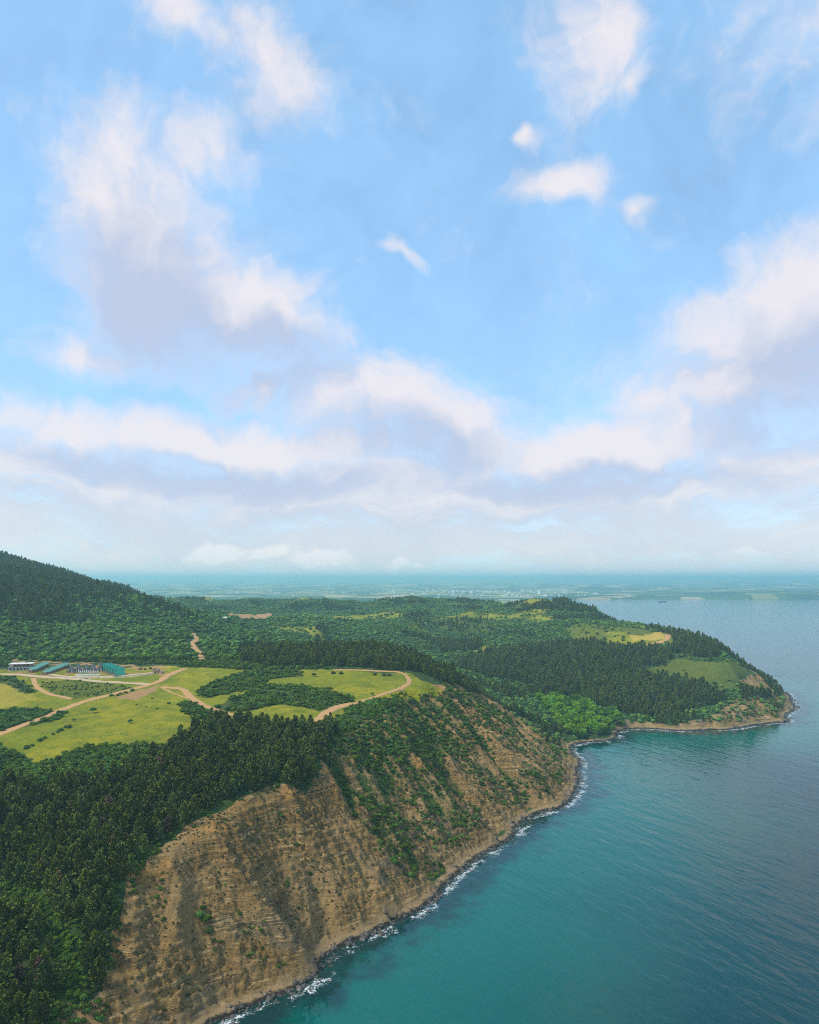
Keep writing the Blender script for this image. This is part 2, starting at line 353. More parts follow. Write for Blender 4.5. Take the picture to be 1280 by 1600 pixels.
def hit(u, v, dmax=2400):
    """where the sight line of a photo pixel meets the ground"""
    d = ray(u, v); d = d / d[1]
    t = np.arange(150, dmax, 1.0)
    z = CAMZ + d[2] * t; h = np.maximum(H(d[0] * t, t), 0)
    k = np.nonzero(z <= h)[0]
    tt = t[k[0]] if len(k) else dmax
    return np.array([d[0] * tt, tt])
def poly(px, dmax=2400): return np.array([hit(u, v, dmax) for u, v in px])
def inpoly(pl, x, y):
    x = np.asarray(x); y = np.asarray(y); r = np.zeros(x.shape, bool); n = len(pl)
    for i in range(n):
        ax, ay = pl[i]; bx, by = pl[(i + 1) % n]
        if ay == by: continue
        c = (ay > y) != (by > y); r ^= c & (x < ax + (y - ay) * (bx - ax) / (by - ay))
    return r
def project(x, y, z):
    c, s = math.cos(PITCH), math.sin(PITCH)
    zz = z - CAMZ; f = y * c + zz * s; up = -y * s + zz * c
    return CX + FPX * x / f, CY - FPX * up / f

Z = {}
Z['plateau'] = poly([(-90, 1052), (0, 1046), (60, 1048), (160, 1046), (260, 1040), (290, 1043), (340, 1044), (400, 1048), (440, 1047), (500, 1046), (560, 1049), (600, 1052), (640, 1052), (662, 1065), (690, 1080), (684, 1092),
                     (640, 1092), (600, 1093), (555, 1098), (522, 1128), (490, 1134), (430, 1135), (380, 1120), (330, 1130), (265, 1163), (150, 1168), (58, 1195), (40, 1180), (0, 1165), (-90, 1178)], 800)
Z['thick_a'] = poly([(305, 1080), (350, 1060), (400, 1045), (470, 1050), (475, 1056), (420, 1062), (410, 1074), (350, 1086), (320, 1092)], 800)
Z['thick_b'] = poly([(335, 1106), (370, 1088), (420, 1070), (480, 1072), (550, 1088), (552, 1098), (500, 1112), (440, 1101), (385, 1112), (345, 1113)], 800)
Z['low_b'] = poly([(62, 1066), (130, 1060), (190, 1071), (215, 1076), (200, 1082), (115, 1093), (75, 1082)], 800)
Z['hedge_c'] = poly([(-60, 1112), (40, 1108), (100, 1114), (85, 1128), (0, 1143), (-60, 1150)], 800)
Z['hedge_d'] = poly([(-40, 1050), (25, 1058), (62, 1082), (40, 1086), (10, 1070), (-40, 1062)], 800)
Z['thick_e'] = poly([(278, 1100), (305, 1094), (330, 1114), (335, 1128), (300, 1122), (285, 1113)], 800)
Z['soil'] = poly([(176, 1093), (208, 1081), (250, 1071), (246, 1078), (212, 1094)], 800)
Z['gold'] = poly([(195, 1040), (280, 1038), (282, 1042), (240, 1047), (200, 1045)], 800)
Z['yellow_l'] = poly([(-90, 1062), (0, 1062), (45, 1084), (60, 1092), (0, 1108), (-90, 1110)], 800)
Z['big_field'] = poly([(55, 1192), (75, 1165), (170, 1105), (240, 1108), (320, 1118), (318, 1132), (262, 1160), (150, 1166)], 800)
Z['lawn'] = poly([(95, 1056), (98, 1050), (175, 1049), (195, 1056)], 800)
Z['pine_near'] = poly([(-120, 1215), (40, 1238), (150, 1222), (255, 1185), (295, 1152), (330, 1130), (400, 1124), (440, 1137), (520, 1132), (524, 1165), (500, 1195), (482, 1231), (400, 1235), (340, 1254), (300, 1284),
                       (240, 1323), (212, 1360), (186, 1420), (176, 1480), (158, 1540), (98, 1570), (66, 1660), (-120, 1660)], 800)
Z['ravine'] = poly([(-120, 1375), (0, 1378), (60, 1396), (88, 1432), (118, 1500), (150, 1545), (120, 1572), (100, 1545), (84, 1490), (50, 1440), (0, 1425), (-120, 1420)], 800)
Z['patch'] = poly([(70, 1425), (128, 1420), (150, 1500), (140, 1545), (95, 1520)], 800)
Z['corner'] = poly([(85, 1565), (150, 1548), (172, 1570), (150, 1600), (120, 1650), (50, 1650)], 800)
Z['scrub_up'] = poly([(-120, 1172), (0, 1165), (55, 1195), (150, 1166), (265, 1163), (330, 1130), (295, 1152), (255, 1185), (150, 1222), (40, 1238), (-120, 1215)], 800)
Z['knoll'] = np.array([hit(u, v, 780) for u, v in [(378, 1036), (430, 1042), (500, 1042), (600, 1047), (652, 1050), (690, 1068), (740, 1087), (800, 1107), (845, 1130), (872, 1148)]] +
                      [PD(u, 1100, d)[:2] for u, d in [(885, 775), (845, 775), (790, 760), (740, 770), (690, 800), (620, 830), (520, 840), (430, 820), (375, 770)]])
Z['bright'] = poly([(838, 1092), (880, 1092), (940, 1112), (978, 1126), (983, 1138), (962, 1150), (905, 1156), (888, 1150), (866, 1130)], 1000)
Z['fpine_a'] = poly([(706, 1042), (765, 1015), (865, 1007), (960, 1010), (1050, 1018), (1055, 1028), (1000, 1042), (1010, 1052), (1080, 1066), (1120, 1080), (1146, 1096), (1040, 1119), (985, 1119), (920, 1100), (840, 1072), (760, 1060)], 1500)
Z['fpine_b'] = np.array([hit(u, v, 1400) for u, v in [(1050, 1019), (1120, 1031), (1180, 1048), (1210, 1060)]] + [PD(u, 1000, d)[:2] for u, d in [(1215, 985), (1180, 1060), (1110, 1150), (1060, 1220), (1000, 1330)]] +
                        [hit(u, v, 1400) for u, v in [(985, 972), (1045, 992), (1056, 1003)]])
Z['fpine_c'] = poly([(1155, 1076), (1210, 1085), (1202, 1097), (1160, 1097)], 1200)
Z['fpine_d'] = poly([(678, 1002), (755, 995), (750, 1014), (692, 1022)], 1700)
Z['fpine_e'] = poly([(815, 946), (860, 943), (940, 950), (930, 958), (860, 954), (820, 955)], 2000)
Z['clear_a'] = poly([(1010, 1045), (1060, 1028), (1130, 1036), (1205, 1062), (1208, 1082), (1150, 1078), (1120, 1078), (1080, 1064), (1012, 1054)], 1300)
Z['clear_b'] = poly([(880, 985), (930, 975), (980, 980), (1015, 985), (1042, 990), (1080, 1005), (1040, 1008), (960, 1008), (900, 1003)], 1400)
Z['clear_c'] = poly([(690, 960), (760, 958), (800, 966), (790, 985), (720, 990), (670, 975)], 2000)
Z['crop'] = poly([(982, 993), (1035, 987), (1042, 999), (990, 1002)], 1300)
Z['farfield'] = poly([(355, 962), (400, 960), (425, 958), (420, 966), (380, 968)], 2200)
Z['dense_c'] = poly([(505, 1140), (550, 1100), (690, 1087), (715, 1100), (690, 1180), (700, 1240), (745, 1290), (735, 1305), (690, 1275), (640, 1210), (612, 1250), (645, 1325), (692, 1358), (690, 1372), (655, 1368), (600, 1330), (560, 1280), (530, 1230), (508, 1195), (527, 1165)], 800)
Z['dense_top'] = poly([(510, 1140), (550, 1102), (640, 1094), (690, 1088), (760, 1098), (800, 1122), (745, 1180), (700, 1185), (640, 1190), (560, 1205), (525, 1180)], 800)
Z['bare'] = poly([(120, 1590), (175, 1480), (215, 1365), (300, 1285), (400, 1238), (482, 1234), (515, 1180), (535, 1240), (575, 1320), (640, 1380), (680, 1395), (500, 1520), (330, 1640), (120, 1660)], 800)
Z['resort'] = poly([(10, 1052), (20, 1030), (110, 1034), (200, 1038), (262, 1040), (262, 1056), (100, 1060), (30, 1062)], 800)

def masks(X, Y, near):
    wx = X + 2.2 * gnoise(X / 7, Y / 7, 91) + 0.8 * gnoise(X / 2.2, Y / 2.2, 92); wy = Y + 2.2 * gnoise(X / 7, Y / 7, 93) + .8 * gnoise(X / 2.2, Y / 2.2, 94)
    ip = lambda k: inpoly(Z[k], wx, wy)
    M = {k: np.zeros(X.shape) for k in ('field', 'soil', 'gold')}
    if near:
        f = ip('plateau').astype(float)
        for k in ('thick_a', 'thick_b', 'hedge_c', 'hedge_d', 'thick_e'): f[ip(k)] = 0.45
        f[ip('low_b')] = 0.55; f[ip('yellow_l') & (f > 0.9)] = 0.97
        M['field'] = f; M['soil'] = ip('soil').astype(float); M['gold'] = np.maximum(ip('gold') * .8, ip('yellow_l') * 0.45)
        M['soil'] = np.maximum(M['soil'], 0.7 * ip('resort') * (gnoise(X / 9, Y / 9, 99) > 0.08))
    else:
        M['field'] = np.maximum.reduce([ip('clear_a') * .52, ip('clear_b') * .55, ip('clear_c') * .45, ip('crop') * 1.0])
        op = (0.5 * fbm(X / 90, Y / 90, 3, 201) + fbm(X / 230, Y / 230, 3, 203)); M['field'] = np.maximum(M['field'], np.where(Y > 1000, np.clip(op * 2.2 + .12, 0, .72), np.clip(op * 1.2 - .1, 0, .5)))
        M['gold'] = ip('crop') * 1.0; M['soil'] = ip('farfield') * 0.9
    return M

def grid_mesh(name, g, cellmask, attrs, mat):
    idx = np.full(g.X.shape, -1); use = np.zeros(g.X.shape, bool)
    use[:-1, :-1] |= cellmask; use[1:, :-1] |= cellmask; use[:-1, 1:] |= cellmask; use[1:, 1:] |= cellmask
    idx[use] = np.arange(use.sum())
    j, i = np.nonzero(cellmask)
    quads = np.stack([idx[j, i], idx[j, i + 1], idx[j + 1, i + 1], idx[j + 1, i]], 1).astype(np.int32)
    co = np.stack([g.X[use], g.Y[use], g.Z[use]], 1).astype(np.float32)
    return raw_mesh(name, co, quads, mat, {k: a[use] for k, a in attrs.items()})
def raw_mesh(name, co, quads, mat, attrs=None, smooth=True):
    me = bpy.data.meshes.new(name); n = len(co); q = len(quads); k = quads.shape[1]
    me.vertices.add(n); me.vertices.foreach_set('co', np.ascontiguousarray(co, np.float32).ravel())
    me.loops.add(q * k); me.loops.foreach_set('vertex_index', np.ascontiguousarray(quads, np.int32).ravel())
    me.polygons.add(q); me.polygons.foreach_set('loop_start', np.arange(0, q * k, k, dtype=np.int32))
    me.update(calc_edges=True)
    me.polygons.foreach_set('use_smooth', np.full(q, smooth))
    for a, val in (attrs or {}).items():
        at = me.attributes.new(a, 'FLOAT', 'POINT'); at.data.foreach_set('value', np.ascontiguousarray(val, np.float32))
    me.materials.append(mat)
    o = bpy.data.objects.new(name, me); SC.collection.objects.link(o); return o

# ------------------------------------------------------------------ materials
def mat_new(name):
    m = bpy.data.materials.new(name); m.use_nodes = True; t = NT(m.node_tree); t.n.clear()
    b = t.new('ShaderNodeBsdfPrincipled'); o = t.new('ShaderNodeOutputMaterial'); t.l.new(b.outputs[0], o.inputs[0])
    return m, t, b
def plain(name, col, rough=0.7, var=0.15, scale=3.0, spec=0.3, metal=0.0):
    m, t, b = mat_new(name)
    g = t.new('ShaderNodeNewGeometry')
    n = t.noise(g.outputs['Position'], scale, 5, 0.6)
    c = t.mixc(n, tuple(x * (1 - var) for x in col), tuple(min(1, x * (1 + var)) for x in col))
    t.put(b.inputs['Base Color'], c); b.inputs['Roughness'].default_value = rough; b.inputs['Metallic'].default_value = metal
    b.inputs['Specular IOR Level'].default_value = spec
    return m
def terrain_mat(name, far=False):
    m, t, b = mat_new(name)
    g = t.new('ShaderNodeNewGeometry'); pos = g.outputs['Position']
    sp = t.new('ShaderNodeSeparateXYZ'); t.put(sp.inputs[0], pos)
    nb = t.noise(pos, 0.02, 4); nm = t.noise(pos, 0.12, 5, 0.6); nf = t.noise(pos, 0.9, 5, 0.65)
    # scrub floor between the bushes
    scrub = t.mixc(t.ss(nm, 0.35, 0.65), (0.020, 0.052, 0.012), (0.050, 0.085, 0.018))
    scrub = t.mixc(t.ss(nf, 0.52, 0.72), scrub, (0.085, 0.085, 0.030))
    # meadow
    fld = t.mixc(t.ss(nb, 0.35, 0.65), (0.205, 0.220, 0.006), (0.300, 0.270, 0.010))
    fld = t.mixc(t.ss(nm, 0.40, 0.68), fld, (0.155, 0.190, 0.008))
    st = t.vmul(pos, (0.25, 0.9, 0.25))
    fld = t.mixc(t.m('MULTIPLY', t.ss(t.noise(st, 0.9, 4, .6), 0.5, 0.75), 0.4), fld, (0.085, 0.130, 0.014))
    fld = t.mixc(t.m('MULTIPLY', t.ss(t.noise(pos, 0.28, 6, .7), 0.52, 0.66), 0.5), fld, (0.30, 0.24, 0.05))
    fld = t.mixc(t.m('MULTIPLY', t.ss(t.noise(pos, 0.05, 5, .65), 0.50, 0.62), 0.45), fld, (0.085, 0.125, 0.010))
    fld = t.mixc(t.attr('gold').outputs['Fac'], fld, (0.42, 0.31, 0.055))
    fa = t.attr('field').outputs['Fac']
    col = t.mixc(t.ss(t.m('ADD', fa, t.m('MULTIPLY', t.m('SUBTRACT', nf, 0.5), 0.5)), 0.35, 0.8), scrub, fld)
    soil = t.mixc(nf, (0.30, 0.165, 0.062), (0.42, 0.26, 0.12))
    col = t.mixc(t.ss(t.m('ADD', t.attr('soil').outputs['Fac'], t.m('MULTIPLY', t.m('SUBTRACT', nf, 0.5), 0.8)), 0.4, 0.7), col, soil)
    # rock: layered ochre and grey beds
    wz = t.m('ADD', sp.outputs[2], t.m('ADD', t.m('MULTIPLY', t.noise(pos, 0.03, 3), 3.0), t.m('MULTIPLY', sp.outputs[1], 0.035)))
    cz = t.new('ShaderNodeCombineXYZ'); t.put(cz.inputs[2], wz); t.put(cz.inputs[0], t.m('MULTIPLY', sp.outputs[0], 0.03)); t.put(cz.inputs[1], t.m('MULTIPLY', sp.outputs[1], 0.03))
    band = t.noise(cz.outputs[0], 0.65, 6, 0.7)
    bandf = t.noise(cz.outputs[0], 2.2, 4, 0.7)
    rock = t.mixc(t.ss(band, 0.36, 0.62), (0.160, 0.098, 0.034), (0.315, 0.192, 0.062))
    rock = t.mixc(t.m('MULTIPLY', t.ss(bandf, 0.60, 0.68), t.ss(nm, .42, .6)), rock, (0.38, 0.26, 0.11))
    rock = t.mixc(t.m('MULTIPLY', t.ss(bandf, 0.44, 0.34), 0.8), rock, (0.095, 0.070, 0.042))
    grey = t.m('MULTIPLY', t.ss(t.noise(pos, 0.045, 4, .6), 0.50, 0.66), t.ss(sp.outputs[2], 34, 12))
    rock = t.mixc(t.m('MULTIPLY', grey, 0.75), rock, (0.135, 0.120, 0.098))
    rock = t.mixc(t.m('MULTIPLY', t.ss(t.noise(pos, 0.06, 5, .6), 0.5, 0.64), t.ss(sp.outputs[2], 32, 54)), rock, (0.44, 0.225, 0.055))
    rock = t.mixc(t.m('MULTIPLY', t.ss(t.noise(pos, 0.8, 6, .8), 0.50, 0.60), 0.85), rock, (0.045, 0.042, 0.018))
    led = t.noise(cz.outputs[0], 1.1, 2, .5); rock = t.mixc(t.m('MULTIPLY', t.m('MULTIPLY', t.ss(led, .56, .60), t.ss(led, .66, .62)), t.ss(t.noise(pos, 0.10, 4, .6), .40, .56)), rock, (0.43, 0.30, 0.14))
    rock = t.mixc(t.m('MULTIPLY', t.ss(t.noise(pos, 1.3, 4, .7), 0.57, 0.66), .8), rock, (0.42, 0.30, 0.165))
    rock = t.mixc(t.m('MULTIPLY', t.ss(t.noise(pos, 0.035, 4, .6), 0.46, 0.60), 0.5), rock, (0.38, 0.255, 0.110))
    ra = t.attr('rock').outputs['Fac']; va = t.attr('veg').outputs['Fac']
    rock = t.mixc(t.ss(t.m('ADD', va, t.m('MULTIPLY', t.m('SUBTRACT', nf, 0.5), 1.4)), 0.35, 0.75), rock, (0.055, 0.095, 0.016))
    col = t.mixc(t.ss(t.m('ADD', ra, t.m('MULTIPLY', t.m('SUBTRACT', nm, 0.5), 0.7)), 0.35, 0.62), col, rock)
    # beach: pale pebbles, wet dark rim at the water
    ba = t.attr('beach').outputs['Fac']
    peb = t.mixc(t.noise(pos, 1.2, 5, 0.7), (0.20, 0.130, 0.058), (0.46, 0.32, 0.165))
    col = t.mixc(ba, col, peb)
    wet = t.ss(t.m('ADD', sp.outputs[2], t.m('MULTIPLY', t.m('SUBTRACT', nm, 0.5), 1.6)), 1.15, 0.55)
    col = t.mixc(wet, col, (0.030, 0.026, 0.020))
    if far:
        vo = t.new('ShaderNodeTexVoronoi'); t.put(vo.inputs['Vector'], t.vadd(t.vmul(pos, (0.0024, 0.0016, 0)), t.vmul(t.noise(pos, 0.0012, 2, .5, 0, 1), (0.8, 0.8, 0)))); vo.inputs['Scale'].default_value = 1.6
        s2 = t.new('ShaderNodeSeparateColor'); t.put(s2.inputs[0], vo.outputs['Color'])
        ag = t.mixc(t.ss(s2.outputs[0], 0.3, 0.7), (0.06, 0.12, 0.03), (0.24, 0.24, 0.06))
        ag = t.mixc(t.ss(s2.outputs[1], 0.72, 0.82), ag, (0.42, 0.33, 0.18)); ag = t.mixc(t.ss(s2.outputs[2], 0.6, 0.7), ag, (0.03, 0.07, 0.025))
        col = t.mixc(t.ss(sp.outputs[1], 2100, 2700), col, ag)
    t.put(b.inputs['Base Color'], col); b.inputs['Roughness'].default_value = 0.95; b.inputs['Specular IOR Level'].default_value = 0.15
    bm = t.new('ShaderNodeBump'); bm.inputs['Distance'].default_value = 1.6; bm.inputs['Strength'].default_value = 1.0
    t.put(bm.inputs['Height'], t.m('ADD', t.noise(pos, 0.6, 7, 0.75), t.m('MULTIPLY', t.m('MULTIPLY', bandf, ra), 0.5))); t.put(b.inputs['Normal'], bm.outputs[0])
    return m
M_NEAR = terrain_mat('terrain_ground'); M_FAR = terrain_mat('terrain_far', True)

# ------------------------------------------------------------------ land meshes
def slopes(g):
    gy, gx = np.gradient(g.Z, g.st); return np.hypot(gx, gy)
def build_land():
    for g, nm, lab in ((GN_, 'ground', 'grassy coastal plateau with meadows and wooded slope'), (GC, 'cliff', 'bare ochre cliff with layered rock falling to the sea')):
        M = masks(g.X, g.Y, True); it = int(round(1 / g.st))
        k = slopes(g)
        def smooth(A, n):
            for _ in range(n): A[1:-1, 1:-1] = (A[1:-1, 1:-1] * 2 + A[:-2, 1:-1] + A[2:, 1:-1] + A[1:-1, :-2] + A[1:-1, 2:]) / 6
            return A
        smooth(k, 7 * it * it)
        rock = sstep(k, 0.38, 0.62) * (g.D < 150) * (g.Y < 760)
        WX = g.X + 5 * fbm(g.X / 14, g.Y / 14, 3, 311); WY = g.Y + 5 * fbm(g.X / 14, g.Y / 14, 3, 312)
        zb = inpoly(Z['bare'], WX, WY); rock = np.maximum(rock, zb * 0.8)
        wood = inpoly(Z['pine_near'], WX, WY) | inpoly(Z['ravine'], WX, WY); rock = np.where(wood, rock * .25, rock)
        rock *= (1 - np.clip(M['field'] * 1.4, 0, 1))
        beach = sstep(g.D + 1.5 * gnoise(g.X / 5, g.Y / 5, 77), 6.5, 4.0) * (g.D < 12)
        lap = smooth(g.Z.copy(), 14 * it * it) - g.Z; smooth(lap, 8 * it * it)
        dens = inpoly(Z['dense_c'], g.X, g.Y); bare = inpoly(Z['bare'], g.X, g.Y)
        veg = np.clip(0.25 + 0.35 * fbm(g.X / 14, g.Y / 14, 3, 101) + lap * 0.5 + dens * 0.35 - bare * (0.30 + .5 * np.clip(lap, 0, 2)), 0, 1) * sstep(g.D, 9, 18)
        g.rock, g.lap, g.veg = rock, lap, veg
        cm = np.maximum.reduce([g.Z[:-1, :-1], g.Z[1:, :-1], g.Z[:-1, 1:], g.Z[1:, 1:]]) > (-2.5 if g is GN_ else -1.0)
        if g is GN_:
            xc = g.X[:-1, :-1] + .5; yc = g.Y[:-1, :-1] + .5; cm &= ~((xc > GC.x0) & (xc < GC.x1) & (yc > GC.y0) & (yc < GC.y1))
        o = grid_mesh(nm, g, cm, dict(field=M['field'], soil=M['soil'], gold=M['gold'], rock=rock, beach=beach, veg=veg), M_NEAR)
        o['kind'] = 'structure'; o['label'] = lab; o['category'] = 'terrain'
    for g, nm, lab in ((GM, 'hills', 'wooded hills beyond the plateau and the little bay'), (GH, 'headland', 'far headland with low brown cliffs across the bay')):
        M = masks(g.X, g.Y, False); k = slopes(g)
        for _ in range(4 if g is GH else 0): k[1:-1, 1:-1] = (k[1:-1, 1:-1] * 2 + k[:-2, 1:-1] + k[2:, 1:-1] + k[1:-1, :-2] + k[1:-1, 2:]) / 6
        rock = sstep(k, 0.30, 0.48) * sstep(g.D, 62, 40) * (g.Y > 500) * (g.Y < 1400); beach = sstep(g.D, 6, 4) * (g.D < 12)
        M['field'] = M['field'] * (1 - rock)
        cm = np.maximum.reduce([g.Z[:-1, :-1], g.Z[1:, :-1], g.Z[:-1, 1:], g.Z[1:, 1:]]) > -2.5
        if g is GM:
            xc = g.X[:-1, :-1] + 2.5; yc = g.Y[:-1, :-1] + 2.5
            for q in (GN_, GH): cm &= ~((xc > q.x0) & (xc < q.x1) & (yc > q.y0) & (yc < q.y1))
        veg = np.clip(.25 + .6 * fbm(g.X / 16, g.Y / 16, 3, 105), 0, 1)
        o = grid_mesh(nm, g, cm, dict(field=M['field'], soil=M['soil'], gold=M['gold'], rock=rock, beach=beach, veg=veg), M_FAR)
        o['kind'] = 'structure'; o['label'] = lab; o['category'] = 'terrain'
    g = GF; zr = np.zeros(g.X.shape)
    a = GM.samp(GM.Z, g.X, g.Y); g.Z[0] = np.where((g.X[0] > GM.x0) & (g.X[0] < GM.x1), a[0], g.Z[0])
    cm = np.maximum.reduce([g.Z[:-1, :-1], g.Z[1:, :-1], g.Z[:-1, 1:], g.Z[1:, 1:]]) > -4.5
    o = grid_mesh('distant_plain', g, cm, dict(field=zr, soil=zr, gold=zr, rock=zr, beach=zr, veg=zr), M_FAR)
    o['kind'] = 'structure'; o['label'] = 'hazy patchwork plain and low coast beyond the hills'; o['category'] = 'terrain'
build_land()

# ------------------------------------------------------------------ sea
def sea_mat():
    m, t, b = mat_new('sea_water')
    g = t.new('ShaderNodeNewGeometry'); pos = g.outputs['Position']
    sh = t.attr('shore').outputs['Fac']
    nb = t.noise(pos, 0.011, 4, 0.55); nm = t.noise(pos, 0.06, 4, .6)
    # depth colours: clear turquoise over the shelf, darker reef patches by the rocks, deep teal outside
    d2 = t.m('ADD', sh, t.m('MULTIPLY', t.m('SUBTRACT', nb, 0.5), 70.0))
    col = t.mixc(t.ss(d2, 15, 190), (0.000, 0.098, 0.080), (0.000, 0.030, 0.036))
    reef = t.m('MULTIPLY', t.ss(t.m('ADD', sh, t.m('MULTIPLY', t.m('SUBTRACT', nm, 0.5), 52.0)), 30, 8), 0.92)
    col = t.mixc(reef, col, (0.004, 0.026, 0.028))
    # foam breaking along the rocks
    wv = t.vmul(pos, (1, 1, 0))
    f1 = t.noise(wv, 0.16, 3, .5); f2 = t.noise(wv, 0.55, 7, 0.75, 1.2)
    shn = t.m('ADD', sh, t.m('MULTIPLY', t.m('SUBTRACT', f1, 0.5), 16.0))
    band = t.m('MULTIPLY', t.ss(shn, 10.0, 4.0), t.ss(shn, 0.0, 2.5))
    band = t.m('MULTIPLY', band, t.ss(t.noise(wv, 0.045, 3, .5), 0.36, 0.52))
    foam = t.ss(t.m('ADD', band, t.m('MULTIPLY', t.m('SUBTRACT', f2, 0.5), 4.2)), 0.72, 1.35)
    foam = t.m('MULTIPLY', foam, t.ss(band, 0.02, 0.2))
    col = t.mixc(t.m('MULTIPLY', foam, .85), col, (0.66, 0.70, 0.70))
    t.put(b.inputs['Base Color'], col)
    t.put(b.inputs['Roughness'], t.m('ADD', t.m('MULTIPLY', foam, 0.6), 0.06)); b.inputs['IOR'].default_value = 1.333
    # wind waves: crests run towards the lower right of the bay
    c, s = 0.90, 0.44
    sx = t.new('ShaderNodeSeparateXYZ'); t.put(sx.inputs[0], pos)
    ac = t.m('ADD', t.m('MULTIPLY', sx.outputs[0], c), t.m('MULTIPLY', sx.outputs[1], s))
    al = t.m('ADD', t.m('MULTIPLY', sx.outputs[0], -s), t.m('MULTIPLY', sx.outputs[1], c))
    def wave(la, ll, det, off):
        cv = t.new('ShaderNodeCombineXYZ'); t.put(cv.inputs[0], t.m('DIVIDE', ac, la)); t.put(cv.inputs[1], t.m('DIVIDE', al, ll)); cv.inputs[2].default_value = off
        return t.noise(cv.outputs[0], 1.0, det, 0.5, 0.3)
    h = t.m('ADD', t.m('MULTIPLY', wave(4.6, 14, 2, 0), 0.62), t.m('MULTIPLY', wave(1.9, 5, 3, 5), 0.20))
    h = t.m('ADD', h, t.m('MULTIPLY', wave(12, 38, 2, 9), 1.0))
    bm = t.new('ShaderNodeBump'); bm.inputs['Strength'].default_value = 1.0; bm.inputs['Distance'].default_value = 0.5
    t.put(bm.inputs['Height'], h); t.put(b.inputs['Normal'], bm.outputs[0])
    return m
def build_sea():
    x0, x1, y0, y1, st = -150.0, 770.0, 150.0, 1250.0, 3.0
    nx = int((x1 - x0) / st); ny = int((y1 - y0) / st); x1 = x0 + nx * st; y1 = y0 + ny * st
    X, Y = np.meshgrid(x0 + np.arange(nx + 1) * st, y0 + np.arange(ny + 1) * st)
    D, _ = coast_dist(X, Y); D = -D.reshape(X.shape)
    use = np.ones((ny, nx), bool); dm = np.minimum.reduce([D[:-1, :-1], D[1:, :-1], D[:-1, 1:], D[1:, 1:]]); dM = np.maximum.reduce([D[:-1, :-1], D[1:, :-1], D[:-1, 1:], D[1:, 1:]])
    use = dM > -9
    j, i = np.nonzero(use); W = nx + 1
    quads = np.stack([j * W + i, j * W + i + 1, (j + 1) * W + i + 1, (j + 1) * W + i], 1)
    co = np.stack([X.ravel(), Y.ravel(), np.zeros(X.size)], 1); at = D.ravel()
    L = 40000.0
    ext = []; eq = []
    n = len(co)
    for (a, b2, c2, d2) in [(-L, L, -L, y0), (-L, x0, y0, y1), (x1, L, y0, y1), (-L, L, y1, L)]:
        k = n + len(ext); ext += [(a, c2, 0), (b2, c2, 0), (b2, d2, 0), (a, d2, 0)]; eq.append((k, k + 1, k + 2, k + 3))
    co = np.r_[co, np.array(ext)]; at = np.r_[at, np.full(len(ext), 400.0)]; quads = np.r_[quads, np.array(eq)]
    used = np.unique(quads); mp = np.full(len(co), -1); mp[used] = np.arange(len(used))
    o = raw_mesh('sea', co[used], mp[quads], sea_mat(), {'shore': at[used]})
    o['kind'] = 'structure'; o['label'] = 'teal sea with small wind waves and foam at the rocks'; o['category'] = 'sea'
build_sea()
#@@VEG0
# ------------------------------------------------------------------ tagging and small mesh helpers
def tag(o, label, cat=None, group=None, kind=None):
    o['label'] = label
    if cat: o['category'] = cat
    if group: o['group'] = group
    if kind: o['kind'] = kind
    return o
def link(o, parent=None):
    SC.collection.objects.link(o)
    if parent is not None: o.parent = parent
    return o
def empty(name, loc, rz=0.0):
    o = bpy.data.objects.new(name, None); o.empty_display_size = 0.5; link(o); o.location = loc; o.rotation_euler = (0, 0, rz); return o
def pmesh(name, verts, faces, mat, smooth=False, attrs=None):
    me = bpy.data.meshes.new(name); me.from_pydata([tuple(map(float, v)) for v in verts], [], [tuple(map(int, f)) for f in faces]); me.materials.append(mat)
    if smooth: me.polygons.foreach_set('use_smooth', [True] * len(me.polygons))
    for a, val in (attrs or {}).items():
        at = me.attributes.new(a, 'FLOAT', 'POINT'); at.data.foreach_set('value', np.asarray(val, np.float32))
    me.update(); return me
def part(name, verts, faces, mat, parent):
    return link(bpy.data.objects.new(name, pmesh(name, verts, faces, mat)), parent)
BOXF = [(0, 3, 2, 1), (4, 5, 6, 7), (0, 1, 5, 4), (1, 2, 6, 5), (2, 3, 7, 6), (3, 0, 4, 7)]
def boxv(x0, x1, y0, y1, z0, z1): return [(x0, y0, z0), (x1, y0, z0), (x1, y1, z0), (x0, y1, z0), (x0, y0, z1), (x1, y0, z1), (x1, y1, z1), (x0, y1, z1)]
def box(name, x0, x1, y0, y1, z0, z1, mat, parent): return part(name, boxv(x0, x1, y0, y1, z0, z1), BOXF, mat, parent)
def slab(name, quad, th, mat, parent):
    q = [np.array(p, float) for p in quad]; n = np.cross(q[1] - q[0], q[3] - q[0]); n = n / np.linalg.norm(n) * th
    return part(name, [p for p in q] + [p + n for p in q], BOXF, mat, parent)
def tube_mesh(pts, rad, k=6):
    v = []; f = []
    for i, (p, r) in enumerate(zip(pts, rad)):
        for j in range(k):
            a = 2 * math.pi * j / k; v.append((p[0] + r * math.cos(a), p[1] + r * math.sin(a), p[2]))
    for i in range(len(pts) - 1):
        for j in range(k): f.append((i * k + j, i * k + (j + 1) % k, (i + 1) * k + (j + 1) % k, (i + 1) * k + j))
    return v, f

